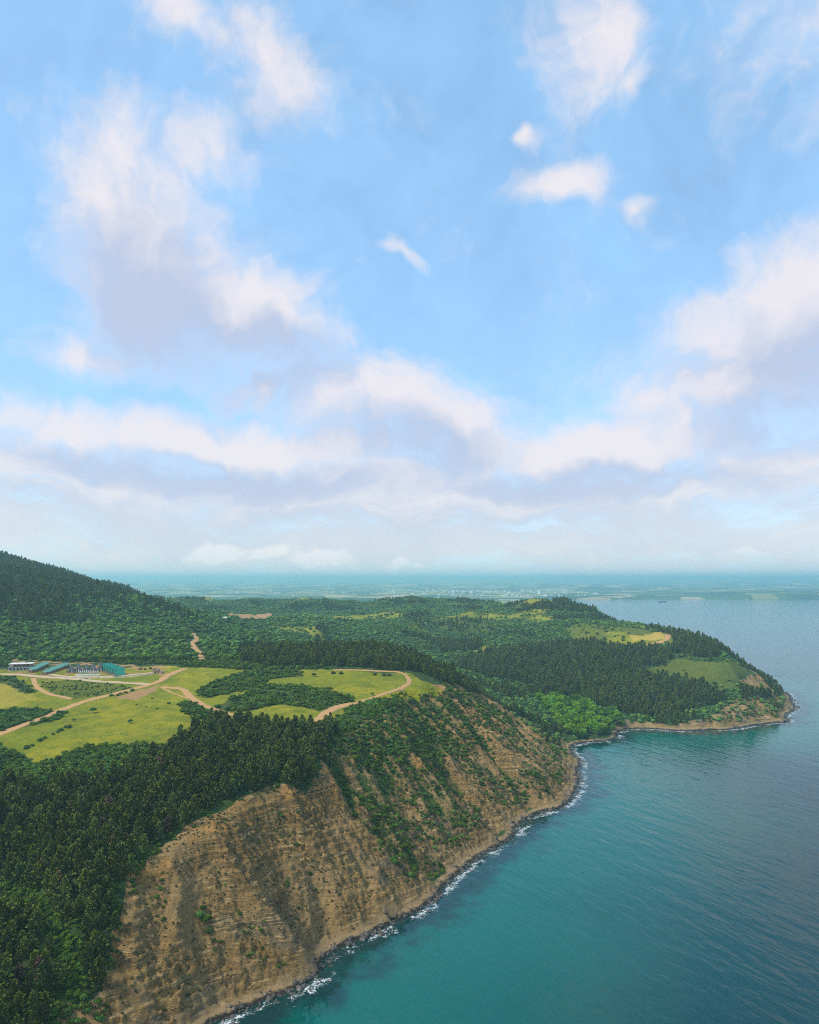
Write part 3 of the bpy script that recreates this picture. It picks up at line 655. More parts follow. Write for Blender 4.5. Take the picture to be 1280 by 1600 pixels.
# ------------------------------------------------------------------ tracks
def track_mat(name, a, b):
    m, t, bs = mat_new(name); g = t.new('ShaderNodeNewGeometry'); pos = g.outputs['Position']
    c = t.mixc(t.noise(pos, 0.5, 6, .65), a, b)
    e = t.attr('edge').outputs['Fac']     # grass creeps in from the verges and along the crown between the ruts
    gr = t.ss(t.m('ADD', e, t.m('MULTIPLY', t.m('SUBTRACT', t.noise(pos, 0.7, 4, .6), 0.5), 1.3)), 0.62, 0.9)
    c = t.mixc(gr, c, (0.13, 0.15, 0.03))
    t.put(bs.inputs['Base Color'], c); bs.inputs['Roughness'].default_value = 0.95; return m
M_TRACK = track_mat('dirt_track', (0.31, 0.160, 0.052), (0.50, 0.29, 0.115))
M_PAVE = track_mat('gravel_lane', (0.36, 0.25, 0.14), (0.52, 0.39, 0.25))
TRACKS = []
def track(label, px, width, mat, dmax=900, name='dirt_track'):
    p = np.array([hit(u, v, dmax) for u, v in px]); out = []
    n = len(p)
    for i in range(n - 1):
        p0 = p[max(i - 1, 0)]; p1 = p[i]; p2 = p[i + 1]; p3 = p[min(i + 2, n - 1)]
        m = max(2, int(np.linalg.norm(p2 - p1) / 2.5))
        for k in range(m):
            t = k / m; out.append(0.5 * (2 * p1 + (p2 - p0) * t + (2 * p0 - 5 * p1 + 4 * p2 - p3) * t * t + (3 * p1 - p0 - 3 * p2 + p3) * t ** 3))
    out.append(p[-1]); c = np.array(out); TRACKS.append((c, width))
    d = np.gradient(c, axis=0); d /= np.maximum(np.linalg.norm(d, axis=1, keepdims=True), 1e-6); nrm = np.c_[-d[:, 1], d[:, 0]]
    cols = np.array([-1, -0.72, -0.36, 0, 0.36, 0.72, 1.0]); edge = np.array([1, .45, 0, .35, 0, .45, 1.0])
    V = []; E = []
    for i in range(len(c)):
        w = width * 0.5 * (1 + 0.22 * float(gnoise(c[i, 0] / 6, c[i, 1] / 6, 7)))
        for k, q in enumerate(cols):
            x, y = c[i] + nrm[i] * w * q
            V.append((x, y)); E.append(edge[k])
    V = np.array(V); z = H(V[:, 0], V[:, 1]) + 0.22 - 0.14 * (np.array(E) > .9)
    K = len(cols); F = [(i * K + k, i * K + k + 1, (i + 1) * K + k + 1, (i + 1) * K + k) for i in range(len(c) - 1) for k in range(K - 1)]
    o = raw_mesh(name, np.c_[V, z], np.array(F)[:, ::-1], mat, {'edge': np.array(E)})
    return tag(o, label, 'track', kind='structure')
track('wide orange dirt track crossing the plateau to the resort gate', [(-60, 1170), (0, 1148), (60, 1125), (130, 1097), (200, 1079), (247, 1066), (262, 1056), (290, 1045)], 7.0, M_TRACK)
track('dirt track curving down between the thickets towards the pines', [(252, 1074), (285, 1077), (298, 1090), (320, 1103), (352, 1115), (400, 1128), (436, 1136)], 6.0, M_TRACK)
track('broad bend of dirt track above the scrub slope', [(492, 1136), (506, 1118), (526, 1106), (552, 1100)], 8.0, M_TRACK)
track('thin dirt track rounding the upper meadow by the knoll', [(552, 1100), (590, 1088), (620, 1078), (639, 1068), (636, 1057), (624, 1051), (590, 1049), (520, 1047)], 4.5, M_TRACK)
track('pale gravel lane along the resort frontage', [(-40, 1054), (20, 1054), (55, 1057), (110, 1061), (170, 1066), (232, 1069)], 6.0, M_PAVE)
track('short dirt track dropping from the lane into the low scrub', [(52, 1060), (58, 1074), (78, 1085), (112, 1093)], 4.5, M_TRACK)
track('thin footpath branching across the meadow', [(255, 1076), (272, 1084), (296, 1092)], 2.5, M_TRACK)
track('asphalt drive curving to the stone gatehouse', [(70, 1053), (100, 1057), (150, 1058), (205, 1055), (248, 1050)], 4.5, M_PAVE, name='drive')
track('steep dirt track climbing the wooded hill', [(316, 1032), (312, 1020), (303, 1011), (302, 1004), (307, 997), (303, 990)], 6.0, M_TRACK, 1100)
track('dirt track beside the yellow crop field on the headland', [(1005, 1010), (1036, 1002), (1044, 992), (1041, 984)], 9.0, M_TRACK, 1400)
def near_track(x, y, pad):
    r = np.zeros(x.shape, bool)
    for c, w in TRACKS:
        for i in range(0, len(c), 2): r |= (x - c[i, 0]) ** 2 + (y - c[i, 1]) ** 2 < (w / 2 + pad) ** 2
    return r

# ------------------------------------------------------------------ foliage
def leaf_mat(name, dark, light, alt, rough=0.75, trans=0.0):
    m, t, b = mat_new(name)
    oi = t.new('ShaderNodeObjectInfo'); rnd = oi.outputs['Random']
    c = t.mixc(t.attr('tip_light').outputs['Fac'], dark, light)  # dark to light colour ramp; on pines it also carries painted crown shade
    c = t.mixc(t.m('MULTIPLY', rnd, 0.75), c, t.mixc(t.attr('tip_light').outputs['Fac'], tuple(x * 0.5 for x in alt), alt))
    v = t.m('ADD', 0.55, t.m('MULTIPLY', t.m('FRACT', t.m('MULTIPLY', rnd, 17.31)), 0.95))
    hs = t.new('ShaderNodeHueSaturation'); hs.inputs['Saturation'].default_value = 1.12; t.put(hs.inputs['Value'], v); t.put(hs.inputs['Color'], c)
    t.put(b.inputs['Base Color'], hs.outputs[0]); b.inputs['Roughness'].default_value = rough; b.inputs['Specular IOR Level'].default_value = 0.2
    return m
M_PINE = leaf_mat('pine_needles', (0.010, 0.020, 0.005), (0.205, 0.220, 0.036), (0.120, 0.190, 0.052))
M_DEAD = leaf_mat('dry_needles', (0.080, 0.040, 0.030), (0.270, 0.165, 0.120), (0.23, 0.16, 0.11))
M_BARK = plain('pine_bark', (0.085, 0.055, 0.040), 0.9, 0.4, 4.0)
M_SCRUB = leaf_mat('scrub_leaves', (0.014, 0.040, 0.008), (0.085, 0.165, 0.022), (0.115, 0.155, 0.026))
M_DARKS = leaf_mat('dark_scrub_leaves', (0.010, 0.036, 0.012), (0.085, 0.185, 0.045), (0.120, 0.195, 0.050))
M_BRIGHT = leaf_mat('bright_leaves', (0.028, 0.085, 0.010), (0.110, 0.250, 0.022), (0.150, 0.240, 0.026))
M_TUFT = leaf_mat('dry_tuft_leaves', (0.035, 0.045, 0.016), (0.085, 0.105, 0.034), (0.120, 0.105, 0.045))

def make_pine(seed, h, r, nb=62):
    g = np.random.default_rng(seed); V = []; F = []; A = []
    def quad(c, d, w, L, tip_light):
        d = d / np.linalg.norm(d); s = np.cross(d, g.normal(size=3)); s /= np.linalg.norm(s) + 1e-6
        k = len(V); V.extend([c - s * w * .35, c + s * w * .35, c + d * L * .6 + s * w * .5, c + d * L, c + d * L * .6 - s * w * .5]); F.append((k, k + 1, k + 2, k + 3, k + 4)); A.extend([tip_light * .35, tip_light * .35, tip_light * .8, tip_light, tip_light * .8])
    lean = g.normal(size=2) * 0.02 * h
    nl = 4
    for i in range(nb):
        t = (i + g.random()) / nb; t = t ** 0.85
        z = h * (0.14 + 0.82 * t)
        prof = (1 - t) ** 0.58 * (0.62 + 0.75 * g.random()) * (0.80 + 0.20 * math.sin(t * 17 + seed))
        rr = max(r * prof, 0.22); th = i * 2.399 + g.random() * 0.9
        base = np.array([lean[0] * t, lean[1] * t, z]); out = np.array([math.cos(th), math.sin(th), 0.18 + 0.55 * t])
        for k in range(nl):
            f = 0.38 + 0.62 * (k + 0.6 * g.random()) / (nl - .4)
            c = base + out * rr * min(f, 1.0) * np.array([1, 1, 0.45]) + g.normal(size=3) * 0.16
            tip_light = min(1.0, 0.15 + 0.75 * f * f * (0.5 + 0.5 * t) + 0.15 * g.random())  # pale new growth outside and above, plus crown shade painted into inner needles
            sz = 0.62 + 0.55 * rr / r
            quad(c, out * np.array([1, 1, .7]) + g.normal(size=3) * .35 + np.array([0, 0, .35]), sz * .62, sz * 1.05, tip_light)
            quad(c, g.normal(size=3) * .6 + np.array([out[0] * .5, out[1] * .5, .55]), sz * .5, sz * .85, tip_light)
    for k in range(7): quad(np.array([lean[0], lean[1], h * (0.9 + .012 * k)]), np.array([g.normal() * .35, g.normal() * .35, 1.0]), 0.35, 0.95, 1.0)
    crown = pmesh('pine_crown', V, F, M_PINE, attrs={'tip_light': A})
    tv, tf = tube_mesh([(0, 0, -0.8), (0, 0, h * .25), (lean[0] * .7, lean[1] * .7, h * .7), (lean[0], lean[1], h * .95)], [0.26, 0.20, 0.10, 0.03], 6)
    return crown, pmesh('pine_trunk', tv, tf, M_BARK)
def make_bush(seed, mat, lobes=6, n=230, leaf=0.26, flat=0.75, stem=False):
    """foliage of about unit radius standing on z = 0"""
    g = np.random.default_rng(seed); V = []; F = []; A = []
    cs = []
    for i in range(lobes):
        a = g.random() * 6.283; q = 0.62 * math.sqrt(g.random()) if i else 0
        rr = 0.62 * (1 - 0.45 * q) * (0.75 + .4 * g.random()) ; cs.append((np.array([q * math.cos(a), q * math.sin(a), (0.50 - .28 * q + .30 * (g.random() - .4)) * flat * 1.2 + 0.08]), rr))
    for i in range(n):
        c, rr = cs[g.integers(lobes)]
        d = g.normal(size=3); d /= np.linalg.norm(d)
        if d[2] < -0.35: d[2] *= -1
        p = c + d * rr * np.array([1, 1, flat]) * (0.80 + 0.28 * g.random()); p[2] = max(p[2], -0.05)
        nrm = d + g.normal(size=3) * 0.55; nrm /= np.linalg.norm(nrm); s = np.cross(nrm, g.normal(size=3)); s /= np.linalg.norm(s) + 1e-6; t2 = np.cross(nrm, s)
        L = leaf * (0.65 + .7 * g.random()); k = len(V)
        V.extend([p - s * L * .5, p + t2 * L * .38 + nrm * L * .15, p + s * L * .5, p - t2 * L * .38 + nrm * L * .15]); F.append((k, k + 1, k + 2, k + 3))
        tip_light = min(1, max(0, 0.25 + 0.6 * p[2] + .35 * (g.random() - .5))); A.extend([tip_light] * 4)  # leaves paler with height, varied at random
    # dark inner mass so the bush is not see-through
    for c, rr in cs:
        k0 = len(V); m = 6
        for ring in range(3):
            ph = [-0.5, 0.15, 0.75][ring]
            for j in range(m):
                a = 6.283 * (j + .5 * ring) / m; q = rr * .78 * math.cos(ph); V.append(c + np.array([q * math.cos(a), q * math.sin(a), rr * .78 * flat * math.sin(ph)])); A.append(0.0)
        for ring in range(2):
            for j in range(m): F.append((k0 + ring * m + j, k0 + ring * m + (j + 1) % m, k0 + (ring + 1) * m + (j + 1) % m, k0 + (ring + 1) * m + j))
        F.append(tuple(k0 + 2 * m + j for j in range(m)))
    return pmesh('foliage', V, F, mat, attrs={'tip_light': A})

PINES = [make_pine(10 + i, h, r) for i, (h, r) in enumerate([(9.6, 2.9), (8.6, 2.9), (10.8, 3.0), (7.4, 2.7), (9.4, 2.3)])]
def with_mat(me, mat):
    c = me.copy(); c.materials.clear(); c.materials.append(mat); return c
DEADC = [with_mat(PINES[i][0], M_DEAD) for i in (1, 3, 4)]
SHRUBS = [make_bush(40 + i, M_SCRUB, 5 + i % 3, 230) for i in range(4)]
DARKS = [make_bush(60 + i, M_DARKS, 6, 230) for i in range(3)]
BRIGHTS = [make_bush(80 + i, M_BRIGHT, 8, 420, 0.20, 0.85) for i in range(4)]
TUFTS = [make_bush(95 + i, M_TUFT, 3, 46, 0.5, 0.7) for i in range(3)]
M_FARS = leaf_mat('hill_scrub_leaves', (0.016, 0.055, 0.018), (0.120, 0.250, 0.062), (0.170, 0.260, 0.060))
FARB = [make_bush(110 + i, M_FARS if i < 3 else M_SCRUB, 5, 110, 0.36) for i in range(5)]

def protos(name, meshes):
    col = bpy.data.collections.new(name)
    for i, me in enumerate(meshes):
        col.objects.link(bpy.data.objects.new('%s_%02d' % (name, i), me))
    return col
def join_pine(i):
    crown, trunk = PINES[i]; me = crown.copy(); bm = bmesh.new(); bm.from_mesh(me); n = len(bm.faces)
    bm.from_mesh(trunk); bm.faces.ensure_lookup_table()
    for f in bm.faces[n:]: f.material_index = 1
    bm.to_mesh(me); bm.free(); me.materials.append(M_BARK); return me
COL_PINE = protos('p_pine', [join_pine(i) for i in range(5)])
COL_FARB = protos('p_farb', FARB); COL_SHRUB = protos('p_shrub', SHRUBS + DARKS[:2]); COL_TUFT = protos('p_tuft', TUFTS); COL_BRIGHT = protos('p_bright', BRIGHTS)

def gn_tree(col):
    t = bpy.data.node_groups.new('scatter_' + col.name, 'GeometryNodeTree')
    t.interface.new_socket('Geometry', in_out='INPUT', socket_type='NodeSocketGeometry'); t.interface.new_socket('Geometry', in_out='OUTPUT', socket_type='NodeSocketGeometry')
    n = t.nodes; gi = n.new('NodeGroupInput'); go = n.new('NodeGroupOutput'); ip = n.new('GeometryNodeInstanceOnPoints')
    ci = n.new('GeometryNodeCollectionInfo'); ci.inputs['Collection'].default_value = col; ci.inputs['Separate Children'].default_value = True; ci.inputs['Reset Children'].default_value = True
    def na(nm, ty):
        a = n.new('GeometryNodeInputNamedAttribute'); a.data_type = ty; a.inputs[0].default_value = nm; return a.outputs[0]
    l = t.links; l.new(gi.outputs[0], ip.inputs['Points']); l.new(ci.outputs[0], ip.inputs['Instance']); ip.inputs['Pick Instance'].default_value = True
    l.new(na('idx', 'INT'), ip.inputs['Instance Index']); l.new(na('rot', 'FLOAT_VECTOR'), ip.inputs['Rotation']); l.new(na('scl', 'FLOAT_VECTOR'), ip.inputs['Scale'])
    l.new(ip.outputs[0], go.inputs[0]); return t
GNT = {}
def stuff(name, label, cat, col, x, y, sc, idx=None, sink=0.0, z=None):
    n = len(x); me = bpy.data.meshes.new(name); me.vertices.add(n)
    z = (H(x, y) - sink) if z is None else z
    me.vertices.foreach_set('co', np.stack([x, y, z], 1).astype(np.float32).ravel())
    k = len(col.objects); idx = RNG.integers(0, k, n) if idx is None else idx
    sc = np.asarray(sc, float); scl = np.stack([sc * RNG.uniform(.85, 1.2, n), sc * RNG.uniform(.85, 1.2, n), sc * RNG.uniform(.8, 1.2, n)], 1)
    rot = np.stack([RNG.normal(0, .05, n), RNG.normal(0, .05, n), RNG.uniform(0, 6.283, n)], 1)
    a = me.attributes.new('idx', 'INT', 'POINT'); a.data.foreach_set('value', idx.astype(np.int32))
    a = me.attributes.new('rot', 'FLOAT_VECTOR', 'POINT'); a.data.foreach_set('vector', rot.astype(np.float32).ravel())
    a = me.attributes.new('scl', 'FLOAT_VECTOR', 'POINT'); a.data.foreach_set('vector', scl.astype(np.float32).ravel())
    o = bpy.data.objects.new(name, me); link(o)
    if col.name not in GNT: GNT[col.name] = gn_tree(col)
    md = o.modifiers.new('scatter', 'NODES'); md.node_group = GNT[col.name]
    return tag(o, label, cat, kind='stuff')

def jgrid(x0, x1, y0, y1, s, jit=0.8):
    X, Y = np.meshgrid(np.arange(x0, x1, s), np.arange(y0, y1, s * 0.9)); X = X.copy(); X[1::2] += s / 2
    X = X.ravel() + RNG.uniform(-.5, .5, X.size) * s * jit; Y = Y.ravel() + RNG.uniform(-.5, .5, Y.size) * s * jit
    return X, Y
def inview(x, y, z, m=110):
    u, v = project(x, y, z); return (u > -m) & (u < 1280 + m) & (v < 1600 + m) & (v > 700)
def unhidden(x, y, z):
    """True where the sight line from the camera to the point clears the ground"""
    ok = np.ones(x.shape, bool)
    for t in np.linspace(0.25, 0.985, 60): ok &= (CAMZ + (z - CAMZ) * t) > np.maximum(H(x * t, y * t), 0) - 0.5
    return ok
def scatter(zone, s, jit=.8, extra=None, warp=3.0):
    pl = Z[zone] if isinstance(zone, str) else zone
    x, y = jgrid(pl[:, 0].min() - 4, pl[:, 0].max() + 4, pl[:, 1].min() - 4, pl[:, 1].max() + 4, s, jit)
    k = inpoly(pl, x + warp * gnoise(x / 9, y / 9, 3), y + warp * gnoise(x / 9, y / 9, 4))
    x, y = x[k], y[k]; z = H(x, y); k = inview(x, y, z) & (z > 1.2)
    return x[k], y[k]

# ---- pines of the near slope: the largest 300 are single trees, the rest one wood
px_, py_ = scatter('pine_near', 4.7)
k = ~inpoly(Z['ravine'], px_, py_) & ~near_track(px_, py_, 2.0); px_, py_ = px_[k], py_[k]
pz_ = H(px_, py_); ps_ = np.clip(RNG.normal(.93, .17, len(px_)), .5, 1.35); pi_ = RNG.integers(0, 5, len(px_))
u_, v_ = project(px_, py_, pz_ + 5); vis = (u_ > 2) & (u_ < 1278) & (v_ < 1596) & unhidden(px_, py_, pz_ + 6)
score = np.where(vis, ps_ / np.hypot(px_, py_), 0)
DEADPX = [(28, 1512), (62, 1518), (38, 1545), (84, 1370), (172, 1315), (194, 1308), (263, 1282), (246, 1202), (108, 1258), (153, 1288), (17, 1268), (168, 1253), (62, 1352)]
dead = set()
for (a, b) in DEADPX:
    q = np.argmin((u_ - a) ** 2 + (v_ - b) ** 2 + (score <= 0) * 1e6); dead.add(int(q))
order = [int(i) for i in np.argsort(-score) if score[i] > 0 and int(i) not in dead][:285]
single = np.zeros(len(px_), bool); single[order] = True; single[list(dead)] = True
def pine_tree(i, crown_me, trunk_me, label, group):
    e = empty('pine_tree', (px_[i], py_[i], pz_[i] - .2), random.random() * 6.28); s = ps_[i]; e.scale = (s, s, s * random.uniform(.95, 1.15))
    tag(e, label, 'pine tree', group)
    link(bpy.data.objects.new('crown', crown_me), e); link(bpy.data.objects.new('trunk', trunk_me), e)
rim_d = np.array([min(np.hypot(px_[i] - q[0], py_[i] - q[1]) for q in poly([(482, 1231), (440, 1234), (400, 1235), (370, 1245), (340, 1254), (320, 1268), (300, 1284), (270, 1303), (240, 1323), (226, 1340), (212, 1360), (198, 1390), (186, 1420), (180, 1450), (176, 1480), (166, 1510), (158, 1540)])) for i in order])
RAVY = hit(40, 1432)[1]
for n_, i in enumerate(order):
    look = ['broad', 'bushy', 'tall full', 'short', 'slim'][pi_[i]] + (' small' if ps_[i] < .86 else ' big' if ps_[i] > 1.02 else '')
    dd = np.hypot(px_[list(dead)] - px_[i], py_[list(dead)] - py_[i]).min(); mu, mv = project(px_[i], py_[i], pz_[i])
    if rim_d[n_] < 7: lab, grp = look + ' green pine standing on the rim of the ochre cliff', 'pines along the cliff rim'
    elif dd < 7.5: lab, grp = look + ' green pine right next to a reddish dying pine', 'pines beside dying pines'
    elif py_[i] < RAVY and px_[i] < hit(100, 1500)[0]: lab, grp = look + ' green pine in the stand below the leafy ravine', 'pines below the ravine'
    elif rim_d[n_] < 22: lab, grp = look + ' green pine a few rows back from the cliff rim', 'pines near the cliff rim'
    else: lab, grp = look + ' green pine deep in the wood between ravine and meadow', 'pines on the slope above the ravine'
    pine_tree(i, PINES[pi_[i]][0], PINES[pi_[i]][1], lab, grp)
for n_, i in enumerate(sorted(dead)):
    pine_tree(i, DEADC[n_ % 3], PINES[[1, 3, 4][n_ % 3]][1], ('tall ' if ps_[i] > 1 else 'short ' if ps_[i] < .88 else '') + 'dying pine with reddish brown needles among the green pines', 'dying pines')
r_ = ~single
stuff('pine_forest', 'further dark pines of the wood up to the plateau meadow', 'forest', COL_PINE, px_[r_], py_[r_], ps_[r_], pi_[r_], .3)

x, y = scatter('knoll', 4.6); k = ~near_track(x, y, 1.5); x, y = x[k], y[k]
stuff('pine_forest', 'dark pine wood covering the rounded knoll behind the meadow', 'forest', COL_PINE, x, y, RNG.uniform(.75, 1.1, len(x)), sink=.3)
xs, ys = [], []
for zn in ('fpine_a', 'fpine_b', 'fpine_c', 'fpine_d', 'fpine_e'):
    a, b = scatter(zn, 5.6); xs.append(a); ys.append(b)
x = np.concatenate(xs); y = np.concatenate(ys); k = DC(x, y) > 14; x, y = x[k], y[k]
stuff('pine_forest', 'blue-green pine wood on the far headland above the bay', 'forest', COL_PINE, x, y, RNG.uniform(.7, 1.25, len(x)), sink=.3)
FAR_PX, FAR_PY = x, y

# ---- hills: pines above, scrub below, thinning at clearings
hx, hy = jgrid(-1000, 760, 640, 2350, 6.2)
hz = H(hx, hy); k = inview(hx, hy, hz, 60) & (hz > 2) & (DC(hx, hy) > 9)
k &= ~(GN_.has(hx, hy) & (inpoly(Z['plateau'], hx, hy) | (hy < 690)))
for zn in ('knoll', 'fpine_a', 'fpine_b', 'fpine_c', 'fpine_d', 'fpine_e', 'bright', 'crop', 'farfield', 'resort', 'gold'): k &= ~inpoly(Z[zn], hx, hy)
k &= ~near_track(hx, hy, 2.5)
hx, hy, hz = hx[k], hy[k], hz[k]
cl = np.zeros(len(hx))
for zn, pr in (('clear_a', .90), ('clear_b', .85), ('clear_c', .55)): cl[inpoly(Z[zn], hx, hy)] = pr
op = 0.5 * fbm(hx / 90, hy / 90, 3, 201) + fbm(hx / 230, hy / 230, 3, 203)
cl = np.maximum(cl, np.where(hy > 1000, np.clip(op * 2.4 + .02, 0, .93), np.clip(op * 1.4 - .2, 0, .6)))
k = RNG.random(len(hx)) > cl; k &= unhidden(hx, hy, hz + 6); hx, hy, hz = hx[k], hy[k], hz[k]
lefth = (hx < -60) & (hy < 1600) & (hx / hy < -0.13)
pp = np.where(lefth, sstep(hz + 34 * fbm(hx / 120, hy / 120, 3, 211), 118, 150), sstep(fbm(hx / 110, hy / 110, 3, 213), .18, .34) * .8)
pin = RNG.random(len(hx)) < pp
stuff('pine_forest', 'dark pines on the mountain slope above the resort', 'forest', COL_PINE, hx[pin & lefth], hy[pin & lefth], RNG.uniform(.75, 1.15, (pin & lefth).sum()), sink=.3)
stuff('pine_forest', 'scattered pine clumps on the hills beyond the valley', 'forest', COL_PINE, hx[pin & ~lefth], hy[pin & ~lefth], RNG.uniform(.7, 1.0, (pin & ~lefth).sum()), sink=.3)
b_ = ~pin
fi = np.where(RNG.random(b_.sum()) < .72, RNG.integers(0, 3, b_.sum()), RNG.integers(3, 5, b_.sum()))
lh = lefth[b_]; bx, by = hx[b_], hy[b_]
stuff('scrub', 'dense green scrub on the foot of the mountain slope', 'scrub', COL_FARB, bx[lh], by[lh], RNG.uniform(2.4, 4.6, lh.sum()), fi[lh], .6)
stuff('scrub', 'blue-green scrub covering the hills beyond the valley', 'scrub', COL_FARB, bx[~lh], by[~lh], RNG.uniform(1.8, 4.2, (~lh).sum()), fi[~lh], .6)

# ---- near shrubs: cliff, thickets, ravine; the largest 300 are single shrubs
SX, SY, SS, SG = [], [], [], []
def add_sh(zone, s, lo, hi, grp, keep=None, warp=3.0):
    x, y = scatter(zone, s, warp=warp) if not isinstance(zone, tuple) else zone
    if keep is not None: q = keep(x, y); x, y = x[q], y[q]
    q = ~near_track(x, y, 1.0); x, y = x[q], y[q]
    SX.append(x); SY.append(y); SS.append(RNG.uniform(lo, hi, len(x)) ** 1.0); SG.append(np.full(len(x), grp))
GRP = {0: ('leafy green shrub filling the ravine between the two pine stands', 'shrubs in the ravine'),
       1: ('leafy shrub in the belt between big meadow and pine wood', 'shrubs below the big meadow'),
       2: ('rounded bush in the scrub thickets among the plateau meadows', 'bushes of the meadow thickets'),
       3: ('green bush in the dense scrub on the gullied cliff slope', 'bushes on the scrub-covered cliff'),
       4: ('small green bush clinging to the bare ochre cliff', 'bushes on the bare cliff'),
       5: ('dark bush in the hedgerow beside the wide dirt track', 'hedgerow bushes by the track'),
       8: ('low shrub on the floor of the pine wood near the cliff', 'shrubs under the pines'),
       7: ('low bush between the outermost pines and the bare cliff edge', 'bushes along the cliff rim'),
       6: ('leafy bush at the foot of the mountain behind the resort', 'bushes behind the resort')}
add_sh('ravine', 2.3, 1.1, 2.2, 0); add_sh('corner', 2.2, .7, 1.7, 8); add_sh('patch', 2.2, .9, 2.0, 0); add_sh('pine_near', 4.2, .6, 1.3, 8, lambda x, y: (y < 440)); add_sh('scrub_up', 3.0, 1.4, 2.6, 1)
for zn in ('thick_a', 'thick_b', 'thick_e'): add_sh(zn, 3.3, 1.2, 2.6, 2, lambda x, y: fbm(x / 16, y / 16, 2, 5) > -.28)
add_sh('low_b', 4.0, .6, 1.3, 2, lambda x, y: fbm(x / 12, y / 12, 2, 6) > -.1)
add_sh('hedge_c', 3.6, 1.5, 3.0, 5); add_sh('hedge_d', 3.8, 1.0, 2.2, 5, lambda x, y: fbm(x / 12, y / 12, 2, 7) > -.15)
add_sh('dense_c', 2.7, .9, 2.1, 3, lambda x, y: (fbm(x / 24, y / 24, 3, 8) + .45 * GN_.samp(GN_.lap, x, y) > -.14)); add_sh('dense_top', 2.5, 1.0, 2.3, 3, lambda x, y: fbm(x / 15, y / 15, 3, 18) > -.22)
rim = [(484, 1233), (460, 1237), (430, 1239), (400, 1240), (372, 1250), (345, 1262), (320, 1275), (302, 1290), (272, 1310), (244, 1330), (230, 1348), (218, 1366), (204, 1395), (190, 1425), (184, 1455), (179, 1485), (170, 1515), (160, 1545)]
rp = np.array([hit(u + random.uniform(-9, 6), v + random.uniform(-12, 5)) for u, v in rim for _ in range(7)])
add_sh((rp[:, 0], rp[:, 1]), 0, .6, 1.5, 7)
cx_, cy_ = jgrid(-140, 260, 240, 770, 2.8)
q = (GN_.samp(GN_.rock, cx_, cy_) > .3) & (DC(cx_, cy_) > 11) & ~inpoly(Z['dense_c'], cx_, cy_) & ~inpoly(Z['pine_near'], cx_, cy_) & ~inpoly(Z['knoll'], cx_, cy_)
q &= inview(cx_, cy_, H(cx_, cy_)); cx_, cy_ = cx_[q], cy_[q]
bare = inpoly(Z['bare'], cx_, cy_); lp = GN_.samp(GN_.lap, cx_, cy_); nn_ = fbm(cx_ / 24, cy_ / 24, 3, 9)
q1 = ~bare & (nn_ + lp * .5 > -.02); q2 = bare & (nn_ + lp * .6 > .30)
add_sh((cx_[q1], cy_[q1]), 0, .7, 2.1, 3); add_sh((cx_[q2], cy_[q2]), 0, .5, 1.1, 4)
for (u, v, r0) in [(310, 1432, 2.8), (322, 1440, 3.0), (318, 1424, 2.0), (328, 1458, 2.4), (332, 1472, 1.8), (335, 1488, 1.8), (345, 1478, 1.6), (250, 1395, 1.6), (245, 1405, 2.2), (252, 1378, 1.5), (440, 1280, 1.6), (466, 1276, 1.6), (462, 1322, 1.9), (450, 1384, 1.5),
                   (442, 1508, 1.6), (434, 1511, 1.3), (372, 1427, 1.1), (405, 1320, 1.2), (690, 1290, 2.6), (693, 1284, 2.2)]:
    p = hit(u, v); SX.append(p[:1]); SY.append(p[1:]); SS.append(np.array([r0 * .8])); SG.append(np.array([4]))
rx, ry = jgrid(-430, -70, 640, 735, 4.2)
q = ~inpoly(Z['resort'], rx, ry) & ~inpoly(Z['plateau'], rx, ry) & ~inpoly(Z['knoll'], rx, ry) & ~inpoly(Z['gold'], rx, ry) & GN_.has(rx, ry) & (ry < 692); q &= inview(rx, ry, H(rx, ry), 40)
add_sh((rx[q], ry[q]), 0, 1.4, 2.8, 6)
SX = np.concatenate(SX); SY = np.concatenate(SY); SS = np.concatenate(SS); SG = np.concatenate(SG); SZ = H(SX, SY)
u_, v_ = project(SX, SY, SZ + SS); vis = (u_ > 2) & (u_ < 1278) & (v_ < 1598) & unhidden(SX, SY, SZ + SS)
sc_ = np.where(vis & (SG != 8), SS / np.hypot(SX, SY), 0); order = np.argsort(-sc_)[:300]; one = np.zeros(len(SX), bool); one[order] = True
SHM = SHRUBS + DARKS[:2]; SI = RNG.integers(0, 6, len(SX)); SI[SG == 5] = RNG.integers(4, 6, (SG == 5).sum()); SI[(SG == 0) | (SG == 6)] = RNG.integers(0, 4, ((SG == 0) | (SG == 6)).sum())
pe = np.concatenate([np.linspace(Z['plateau'][i], Z['plateau'][(i + 1) % len(Z['plateau'])], 12) for i in range(len(Z['plateau']))])
def where1(i):
    if np.hypot(pe[:, 0] - SX[i], pe[:, 1] - SY[i]).min() < 6: return 'leafy shrub right at the lower edge of the big meadow'
    if np.hypot(px_ - SX[i], py_ - SY[i]).min() < 6: return 'leafy shrub touching the topmost pines below the big meadow'
    return GRP[1][0]
for i in order:
    o = bpy.data.objects.new('shrub', SHM[SI[i]]); link(o); s = SS[i]; o.location = (SX[i], SY[i], SZ[i] - .25 * s); o.rotation_euler = (0, 0, random.random() * 6.28)
    o.scale = (s * random.uniform(.9, 1.2), s * random.uniform(.9, 1.2), s * random.uniform(.85, 1.25)); tag(o, ('small ' if SS[i] < 1.35 else 'large ' if SS[i] > 1.95 else 'mid-sized ') + ('dark ' if SI[i] > 3 else 'fresh ') + (where1(i) if SG[i] == 1 else GRP[int(SG[i])][0]).replace('dark ', ''), 'shrub', GRP[int(SG[i])][1])
